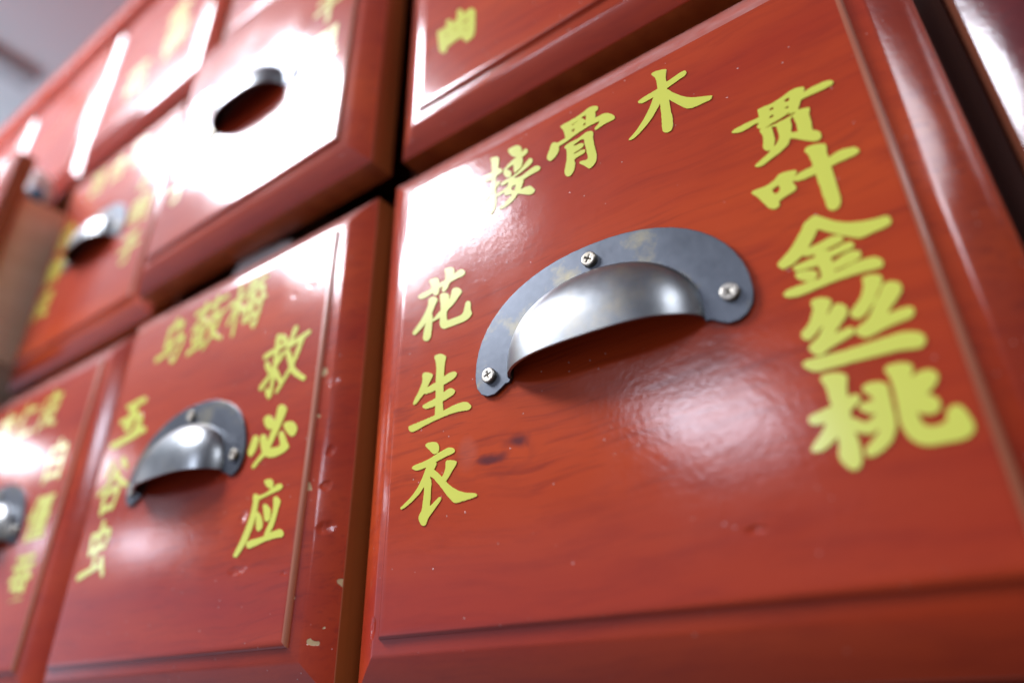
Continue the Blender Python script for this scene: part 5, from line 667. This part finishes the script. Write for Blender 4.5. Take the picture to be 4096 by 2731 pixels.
    ('D3', '杏', [[[308.9,-40.3],[290.5,-40.3],[289.8,-63],[225.7,-63.7],[225.9,-80.1],[270.8,-84.4],[261.9,-93.9],[249.3,-103.6],[239.4,-109.9],[220.3,-118.6],[232.2,-133.3],[243.9,-127.9],[259.2,-118],[273.6,-106.5],[288.9,-90.3],[290.2,-90.7],[289.8,-127.8],[248.2,-128.5],[248.4,-194.4],[265.5,-194.4],[266.2,-188.8],[268.2,-188.4],[332.1,-188.4],[333.2,-188.8],[333.7,-193.3],[334.8,-193.8],[352.1,-193.3],[352.1,-128.5],[309.6,-127.8],[309.2,-90.7],[310.5,-90.3],[320.4,-101.1],[340.2,-117.1],[350.1,-123.4],[366.3,-131.5],[368.1,-131.4],[374,-123.1],[379.3,-118.6],[379.3,-116.8],[351.9,-103.6],[335.3,-91.6],[328.7,-84.4],[333,-83.1],[374.4,-80.1],[374.6,-63.7],[309.6,-63]],[[333,-145.4],[333,-171],[266.2,-170.8],[266.4,-145.4]]]),
    ('D3', '仁', [[[458.9,-40.3],[456.5,-40.3],[451.6,-52],[437.1,-79],[427.9,-91.9],[413,-109.6],[422.5,-125.9],[427.4,-122.2],[436,-111.8],[437.2,-112.3],[437.3,-193.3],[438.7,-194.6],[454,-194.6],[455.3,-193.3],[455.3,-84.4],[468.6,-58.3],[473.3,-46.6],[472.9,-44.6]],[[560.4,-68.2],[472,-67.7],[470.6,-69.1],[470.6,-84.4],[472,-85.7],[559.3,-85.7],[560.6,-84.4]],[[567.6,-165.4],[462.1,-164.9],[460.7,-166.3],[460.7,-181.6],[463,-182.9],[566.5,-182.9],[567.8,-181.6]]]),
    ('D3', '皮', [[[693.8,-39.1],[675.4,-39.1],[674.7,-60.9],[620.5,-61.6],[620.2,-119.2],[617.5,-141.7],[614.6,-154.3],[611,-164.2],[605.6,-175],[599.9,-183.1],[613.5,-194.1],[615.3,-193.3],[623.2,-181.3],[626,-181.3],[625,-178.6],[627,-177.8],[679.2,-179],[690.9,-172.7],[717,-186],[745.8,-194.3],[749.4,-193.3],[754.5,-184.9],[759.5,-179.5],[759.3,-178.4],[756.6,-177.4],[736.8,-173.4],[723.3,-168.9],[709.8,-162.6],[707.7,-160.6],[720.1,-148],[726.2,-139.9],[737.9,-119.2],[741.5,-108.4],[734.4,-103.9],[736.1,-103],[739.7,-96.7],[752.8,-64.3],[740.4,-60.6],[694.5,-60.9]],[[681,-73.1],[681,-108.6],[633.1,-108.4],[633.3,-73.1]],[[708,-79.3],[724.2,-80],[726.8,-81.4],[719.5,-98.5],[729.7,-102.1],[694.3,-102.1],[694.3,-79.6]],[[645.9,-119.8],[660.9,-144.4],[675.4,-160.6],[654.9,-169.8],[627,-177.6],[625.8,-175.9],[630.8,-163.3],[635.3,-144.4],[637.6,-120.1]],[[714.3,-123.5],[713.6,-126.4],[706.2,-136.6],[691.8,-150],[681.4,-141.7],[672.6,-130.9],[668.5,-123.7]]]),
    ('D3', '白', [[[862,-272.9],[856.9,-272.9],[848,-299.2],[807.4,-299.9],[807.4,-427.7],[824.6,-427.9],[825.1,-417.8],[827.4,-416.4],[909.2,-416.4],[910.6,-417.8],[911,-427],[928.2,-427],[928.3,-299.9],[868.8,-299.2],[877.6,-276.5],[876,-275.3]],[[910.2,-317.7],[910.2,-347.8],[825.4,-347.6],[825.6,-317.7]],[[910.2,-366.3],[910.2,-398.2],[825.4,-398],[825.6,-366.3]]]),
    ('D3', '僵', [[[825.9,-473.2],[824.5,-473],[823.4,-475],[815.8,-497.5],[803.2,-523.6],[790.3,-542.5],[799.3,-558.7],[809.2,-545.7],[810.5,-546.1],[810.6,-626.2],[811.9,-627.5],[826.3,-627.5],[827.7,-626.2],[827.7,-511.9],[835.3,-493.6],[837.1,-495.2],[846.1,-495.6],[934.3,-495.6],[943.3,-495.2],[944.7,-493.9],[944.7,-481.3],[943.3,-479.9],[841.6,-479.9],[840,-479.5],[838.9,-476.5]],[[837.1,-480.8],[838.5,-483.1],[836.2,-488.7],[835.9,-481.3]],[[935.5,-496.6],[933.4,-495.7],[844.3,-496.1],[844.3,-542],[935.2,-542]],[[917.2,-509],[917.7,-511],[916.3,-512.3],[900.1,-512.3],[898.8,-511],[900.1,-508.7]],[[881.2,-509],[881.7,-511],[880.3,-512.3],[862.3,-512.3],[861,-511],[862.3,-508.7]],[[917.2,-525.2],[917.7,-527.2],[916.3,-528.5],[900.1,-528.5],[898.8,-527.2],[900.1,-524.9]],[[881.2,-525.2],[881.7,-527.2],[880.3,-528.5],[862.3,-528.5],[861,-527.2],[862.3,-524.9]],[[945.3,-543.4],[933.4,-542.5],[836.2,-542.9],[834.9,-544.3],[834.9,-556],[837.1,-557.3],[944.2,-557.3],[945.6,-556]],[[935.4,-559.6],[843.4,-559.4],[843.2,-605.5],[935.2,-605.6]],[[918.1,-572.9],[918.6,-574.9],[917.2,-576.2],[900.1,-576.2],[898.8,-574.9],[900.1,-572.6]],[[881.2,-572.9],[881.7,-574.9],[880.3,-576.2],[861.4,-576.2],[860.1,-574.9],[861.4,-572.6]],[[918.1,-589.1],[918.6,-592],[917.2,-593.3],[900.1,-593.3],[898.8,-592],[899,-589.3],[900.1,-588.8]],[[881.2,-589.1],[881.7,-592],[880.3,-593.3],[861.4,-593.3],[860.1,-592],[860.3,-589.3],[861.4,-588.8]],[[945.3,-609.1],[831.7,-608.6],[830.4,-610],[830.4,-622.6],[832.6,-623.9],[944.2,-623.9],[945.6,-622.6]]]),
    ('D3', '蚕', [[[931.5,-671.8],[805.4,-671.6],[805.4,-687.3],[845.9,-687.6],[847.9,-689.8],[845.2,-696.1],[842.3,-699.3],[793.7,-699.5],[793.7,-716.1],[824.3,-717.3],[828.6,-718.6],[820.1,-726.7],[808.1,-735.1],[790.1,-743.5],[788,-745.6],[799.1,-758.5],[803.6,-757.6],[814.4,-752.1],[815.3,-780.9],[858.5,-781.4],[858.9,-792.4],[860.3,-793.8],[876.5,-792.6],[876.9,-782.5],[878.3,-781.2],[891.8,-784.9],[899,-790.2],[899.8,-791.5],[899,-792.3],[890,-792.5],[924.9,-791.5],[914.4,-781.6],[919.7,-780.9],[920.1,-779.8],[920.4,-751],[922.4,-750.7],[935.9,-756.3],[948.3,-742],[932.3,-736],[917.9,-728.8],[905.8,-720.4],[903.6,-717.7],[917,-716.4],[942.2,-716.2],[943.5,-714.1],[943.2,-699.7],[864,-698.8],[868.2,-688],[869.3,-687.6],[931.4,-687.3]],[[878.3,-715.7],[883.2,-722.2],[898.5,-736.6],[877.4,-736.8],[876.9,-722.2],[876.5,-721.1],[873.8,-720.9],[859.2,-721.3],[858.5,-736.8],[836.1,-736.6],[854,-715.6]],[[900.8,-753.5],[900.8,-764.7],[877.2,-764.5],[877.4,-753.5]],[[858.5,-753.5],[858.5,-764.7],[833.1,-764.5],[833.3,-753.5]],[[919.1,-807.7],[835.1,-811.8],[832.4,-813],[816,-813.1],[921.5,-813.6],[923.1,-813.1],[922.8,-812.2]]]),
    ('E', '金', [[[699.4,-317.1],[697.2,-317.6],[686.4,-332.7],[671.5,-347.7],[657.6,-358.7],[636,-372.2],[619.8,-380.3],[589.3,-391.8],[599.1,-402.2],[606.3,-413.2],[624.3,-406.4],[637.8,-399.6],[638.8,-399.9],[639.1,-407.1],[640.5,-408.4],[685.5,-408.4],[686.8,-409.8],[686.4,-430.6],[610.6,-431.4],[610.6,-453.9],[627.9,-458.9],[638,-475.5],[645.2,-489.9],[648.7,-499.8],[600.9,-500.5],[600.7,-523.2],[798.9,-523.3],[798.9,-500.5],[746.8,-499.8],[771.9,-459.8],[774.6,-458.1],[789.2,-453.9],[789.2,-431.4],[712.5,-430.6],[712,-409.8],[713.4,-408.4],[759.3,-408.4],[760.6,-407.1],[760.6,-399.9],[762,-398.7],[781.8,-408.2],[793.5,-412.3],[799.8,-403.1],[810.4,-391.8],[778.2,-379.4],[745.8,-361.4],[729.2,-349.5],[715.2,-336.3],[714.9,-335.1],[720.4,-327]],[[699.9,-353.9],[718.4,-370.2],[739,-385.5],[662.6,-385.5],[684.9,-368.4]],[[648.6,-450.9],[650.1,-453],[649.5,-454.2],[640.1,-453.9]],[[723.3,-454.5],[744.9,-456.2],[745.5,-457.5],[736.1,-475.5],[722.3,-497.1],[726.4,-499.8],[713.4,-500.2],[712,-498.9],[712,-455.7],[713.4,-454.3]],[[686.4,-454.6],[686.6,-499.8],[667.5,-499.9],[672.2,-497.1],[672.2,-494.4],[663.2,-473.7],[653.2,-456.6],[658.5,-455.2]]]),
    ('E', '银', [[[659.3,-544.3],[658.1,-545.2],[652.3,-561.4],[639.7,-584.8],[621.4,-607.3],[628.9,-619],[634.7,-631.6],[640,-638.8],[660.2,-639.3],[661.5,-640.6],[661.3,-663.1],[628.7,-663.8],[628.2,-686.5],[629.6,-688.7],[661.3,-689.2],[661.5,-740.5],[658.6,-745.9],[651.2,-750.2],[650.9,-751.3],[655,-756.7],[659.5,-765.7],[661.8,-774.7],[662.9,-775],[676.4,-764.5],[712.4,-745.6],[723.2,-746.1],[725.9,-739.4],[792.5,-740.9],[793.6,-740.5],[794.7,-735.1],[794.3,-728.6],[823.8,-729.7],[812.7,-716.2],[812.8,-714.4],[838.4,-697.6],[852.8,-685.6],[838.7,-668.5],[838.6,-555.1],[725.7,-555.1],[725,-734.4],[722.9,-728.8],[721.8,-718],[720.5,-715.1],[689,-730],[687.6,-728.8],[687.9,-689.2],[721.4,-688.7],[722.7,-687.4],[722.3,-663.8],[689,-663.5],[687.6,-662.2],[688.1,-639.5],[717.1,-638.8],[717.1,-615.4],[652.1,-614.9],[650.9,-613.6],[662,-598],[719.6,-597.6],[719.8,-572.2],[676.4,-571.5],[676.1,-569.5],[682.9,-551.5],[681.8,-550.3]],[[813.2,-579.2],[813.2,-599.4],[751.8,-599.2],[752,-579.2]],[[648.5,-615],[648.9,-616.3],[646.7,-619.4],[641.3,-624.3],[641.1,-615.4]],[[813.2,-624.2],[813.2,-643.5],[751.8,-643.3],[752,-624.2]],[[765.5,-669.2],[776,-700.9],[789.9,-728.8],[752.9,-738.3],[751.5,-736.9],[751.5,-670.3],[752.9,-669]],[[796.1,-670],[826.5,-673.9],[814.4,-684.7],[800.6,-694.1],[796.7,-688.3],[790.4,-671.2],[791.6,-669.9]]]),
    ('E', '花', [[[452.9,-605.7],[426.6,-605.5],[426.1,-627.3],[424.8,-628.6],[375.3,-628.4],[374.4,-605.5],[350.1,-605.3],[347.9,-606.6],[347.4,-628.4],[290.5,-629.1],[290.7,-654.5],[346.5,-654.8],[347.8,-656.1],[347.7,-675.9],[345,-683.1],[334.2,-700.2],[319.9,-718.2],[302.9,-735.3],[285.4,-748.8],[306.9,-766.8],[314.5,-761.4],[322.7,-753.3],[325.8,-751.1],[327.1,-751.5],[327.6,-834.5],[352.8,-834.7],[354.1,-833.4],[354.2,-718.2],[367.5,-697.5],[376.5,-680.4],[374.9,-674.1],[374.9,-656.1],[376.2,-654.8],[425.7,-655],[426.1,-671.4],[424.8,-672.7],[400.3,-673.2],[400,-739.8],[392.4,-744.6],[362.3,-757.8],[361.8,-758.7],[368.4,-768.6],[372.6,-779.3],[399.6,-767.8],[400.1,-796.5],[401,-808.2],[402.9,-815.4],[405.6,-820.8],[410,-825.3],[421.2,-830.1],[429.3,-831.1],[485.1,-831.1],[491.4,-830.1],[499.5,-826.5],[506.1,-819.9],[509.7,-812.7],[512.4,-802.8],[515,-776.7],[500.4,-771.6],[490.5,-765.1],[489.2,-767.7],[488.2,-791.1],[487.2,-797.4],[484.2,-803.9],[481.5,-805],[432,-805],[428.1,-802.8],[428.4,-754.7],[474.3,-730.2],[503.3,-711],[499.5,-705.2],[485.1,-689.5],[457.2,-709.5],[432.9,-723.9],[428.2,-725.4],[428.4,-673],[452.7,-676.1],[453.2,-656.1],[454.5,-654.8],[508.5,-654.7],[509.8,-653.4],[509.4,-628.9],[453.6,-628.4]],[[352.8,-671.1],[363.8,-675],[350.1,-675.4],[349.3,-675],[350.8,-671.4]]]),
]


def drawer(name, label, x, y, dz=0.0, front_mat='red', key=None, pull=True, only=None):
    """a drawer whose raised field has its top left corner at x, y"""
    r = root(name, wpos(x, y, dz) + Vector((0, 0, Z0)), label, 'drawer', 'red lacquered medicine drawers')
    me = FRONT if front_mat == 'red' else FRONT.copy()
    f = link('front', me, r)
    f.data = me
    if not me.materials:
        for m in (MAT[front_mat], MAT['edge'], MAT['rubbed'], MAT['dusty']):
            me.materials.append(m)
    me.materials[0] = MAT[front_mat]
    if front_mat == 'red_shaded':  # painted shade covers the edge and upper border too
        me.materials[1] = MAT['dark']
        me.materials[3] = MAT['red_shaded']
    if pull:
        p = link('cup_pull', PULL, r)
        for (sx, sy), sm in zip(SCREW_AT, SCREWS):
            s = link('screw', sm, p)
            s.location = wpos(sx, sy)
    for d, ch, loops in CHARS:
        if d == key:
            me = curve_mesh('character', [[(a / 1000, b / 1000) for a, b in lp] for lp in loops], 0.0012, 0.0002)
            link('character', me, r, (MAT['yellow'],))
    return r


# ---------------------------------------------------------------- setting
def sheet(name, x0, x1, y0, y1, z, mat):
    bm = bmesh.new()
    bm.faces.new([bm.verts.new(p) for p in ((x0, y0, z), (x1, y0, z), (x1, y1, z), (x0, y1, z))])
    o = link(name, from_bm(bm, name), None, (mat,))
    o['kind'] = 'structure'
    return o


sheet('ceiling', -8.0, 3.5, -5.0, 0.6, CEIL, MAT['ceil'])

bm_ = bmesh.new()
bmesh.ops.create_cube(bm_, size=1.0, matrix=Matrix.Translation((-1.25, -0.22, CEIL - 0.012)) @ Matrix.Diagonal((0.055, 0.62, 0.02, 1)))
bmesh.ops.bevel(bm_, geom=list(bm_.edges), offset=0.003, segments=2, affect='EDGES')
trk = link('ceiling_track', from_bm(bm_, 'ceiling_track'), None, (MAT['track'],))
trk['label'] = 'blurred darker grey track on the pale ceiling above the cabinet'
trk['category'] = 'track'

# ---------------------------------------------------------------- cabinet carcass
XB = [-5.97, -4.76, -3.545, -2.335, -W - 0.127 + W, 1.127, 2.38]
COLX = {-4: -4.86, -3: -3.68, -2: -2.507, -1: -W, 0: 0.0, 1: W}
ROWY = {-1: 2.56, 0: H, 1: 0.0}
cab = root('medicine_cabinet', wpos(0, -1.2, -0.2) + Vector((0, 0, Z0)),
           'dark red wooden medicine cabinet that frames the rows of lettered drawers', 'cabinet')
OFF = wpos(0, -1.2, -0.2)


def cab_part(name, dims, mat):
    o = box(name, dims, mat, None, 0.004)
    o.parent = cab
    o.location = -OFF
    return o


DEPTH = -1.9
for xs in (-6.10, -5.0, -3.81, -2.60, -1.38, -0.127, 1.127, 2.381):
    cab_part('upright', (xs - 0.028, xs + 0.028, -1.20, 2.66, DEPTH, -0.17), MAT['dark'])
for ys in (-1.165, 0.147, 1.42):
    cab_part('shelf', (-6.07, 2.35, ys - 0.022, ys + 0.022, DEPTH + 0.01, -0.20), MAT['dark'])
cab_part('back_panel', (-6.12, 2.40, -1.20, 2.66, DEPTH - 0.05, DEPTH - 0.002), MAT['dark'])
cab_part('top_board', (-6.2, 2.5, 2.70, 2.86, DEPTH - 0.05, -0.02), MAT['red'])

# ---------------------------------------------------------------- drawers
drawer('medicine_drawer', 'largest and sharpest red drawer, lettered around its big metal cup pull with three screws',
       COLX[0], 0.0, 0.0, 'red_main', 'D1')
drawer('medicine_drawer', 'chipped red drawer with worn right edge, left of the sharpest drawer',
       COLX[-1], 0.0, 0.0, 'red_worn', 'D2')
drawer('medicine_drawer', 'blurred red drawer cut by the left edge, beside the chipped drawer',
       COLX[-2], 0.0, -0.02, 'red', 'D3')
drawer('medicine_drawer', 'red drawer cropped by the top edge, directly above the sharpest drawer',
       COLX[0], H, -0.015, 'red', 'D4')
drawer('medicine_drawer', 'red drawer whose face is washed white by a lamp reflection around a dark pull',
       COLX[-1], H, 0.04, 'red', 'D5')
drawer('medicine_drawer', 'blurred red drawer with a dark cup pull, between the white glare and the open drawer',
       COLX[-2] + 0.01, H - 0.015, -0.045, 'red', 'D6')
drawer('medicine_drawer', 'blurred red top row drawer with large pale yellow characters and no visible pull',
       COLX[-2], ROWY[-1], -0.03, 'red', 'E', pull=False)
drawer('medicine_drawer', 'plain red top row drawer without lettering, above the open drawer',
       COLX[-3], ROWY[-1], -0.03, 'red', None, pull=False)
drawer('medicine_drawer', 'plain red top row drawer at the far left end under the cabinet top',
       COLX[-4], ROWY[-1], -0.03, 'red', None, pull=False)
drawer('medicine_drawer', 'red top row drawer above the white glare, mostly out of frame',
       COLX[-1], ROWY[-1], -0.03, 'red', None, pull=False)
rd = drawer('medicine_drawer', 'red drawer in painted shade with a bright white rim at the far right of the photo',
       COLX[1] - 0.02, 0.0, 0.02, 'red_shaded', None, pull=False)
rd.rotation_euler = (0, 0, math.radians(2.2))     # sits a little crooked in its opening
od = drawer('open_medicine_drawer', 'pulled out drawer at the left edge showing its tan wooden side',
            COLX[-3] + 0.02, H, 0.27, 'red', None, pull=False)
for nm, dm in (('side_panel', (1.0, 1.03, -0.98, -0.10, -1.7, -0.127)), ('side_panel', (-0.03, 0.0, -0.98, -0.10, -1.7, -0.127)),
               ('bottom_panel', (0.002, 0.998, -0.97, -0.94, -1.69, -0.128))):
    box(nm, dm, MAT['raw'], od)


# ---------------------------------------------------------------- bags
def bag(name, x, y, z, sx, sy, sz, mat, label, seed):
    bm = bmesh.new()
    bmesh.ops.create_icosphere(bm, subdivisions=4, radius=1.0)
    for v in bm.verts:
        n = noise.noise(v.co * 1.7 + Vector((seed, 0, 0))) * 0.35 + abs(noise.noise(v.co * 4.1 + Vector((0, seed, 0)))) * 0.25
        c = v.co.normalized() * (0.85 + n)
        c = Vector([math.copysign(abs(a) ** 0.75, a) for a in c])
        v.co = Vector((c.x * sx * S, c.y * sz * S, c.z * sy * S))
    o = link(name, from_bm(bm, name, 60), None, (mat,))
    o.location = wpos(x, y, z) + Vector((0, 0, Z0))
    o['label'] = label
    o['category'] = 'bag'
    return o


bag('plastic_bag', -0.77, 0.158, -0.118, 0.19, 0.050, 0.022, MAT['bag'],
    'pale crumpled plastic sticking up in the dark gap above the chipped drawer', 3.0)
bag('plastic_bag', -2.80, 1.40, 0.03, 0.06, 0.11, 0.07, MAT['bag'], 'small white plastic bag on top of the open drawer', 9.0)
bag('plastic_scrap', -2.765, 1.33, 0.04, 0.035, 0.05, 0.04, MAT['blue'], 'small blue plastic scrap under the white bag in the open drawer', 5.0)
bag('plastic_scrap', -2.84, 1.47, 0.11, 0.05, 0.05, 0.04, MAT['amber'], 'small amber plastic scrap behind the front of the open drawer', 6.0)
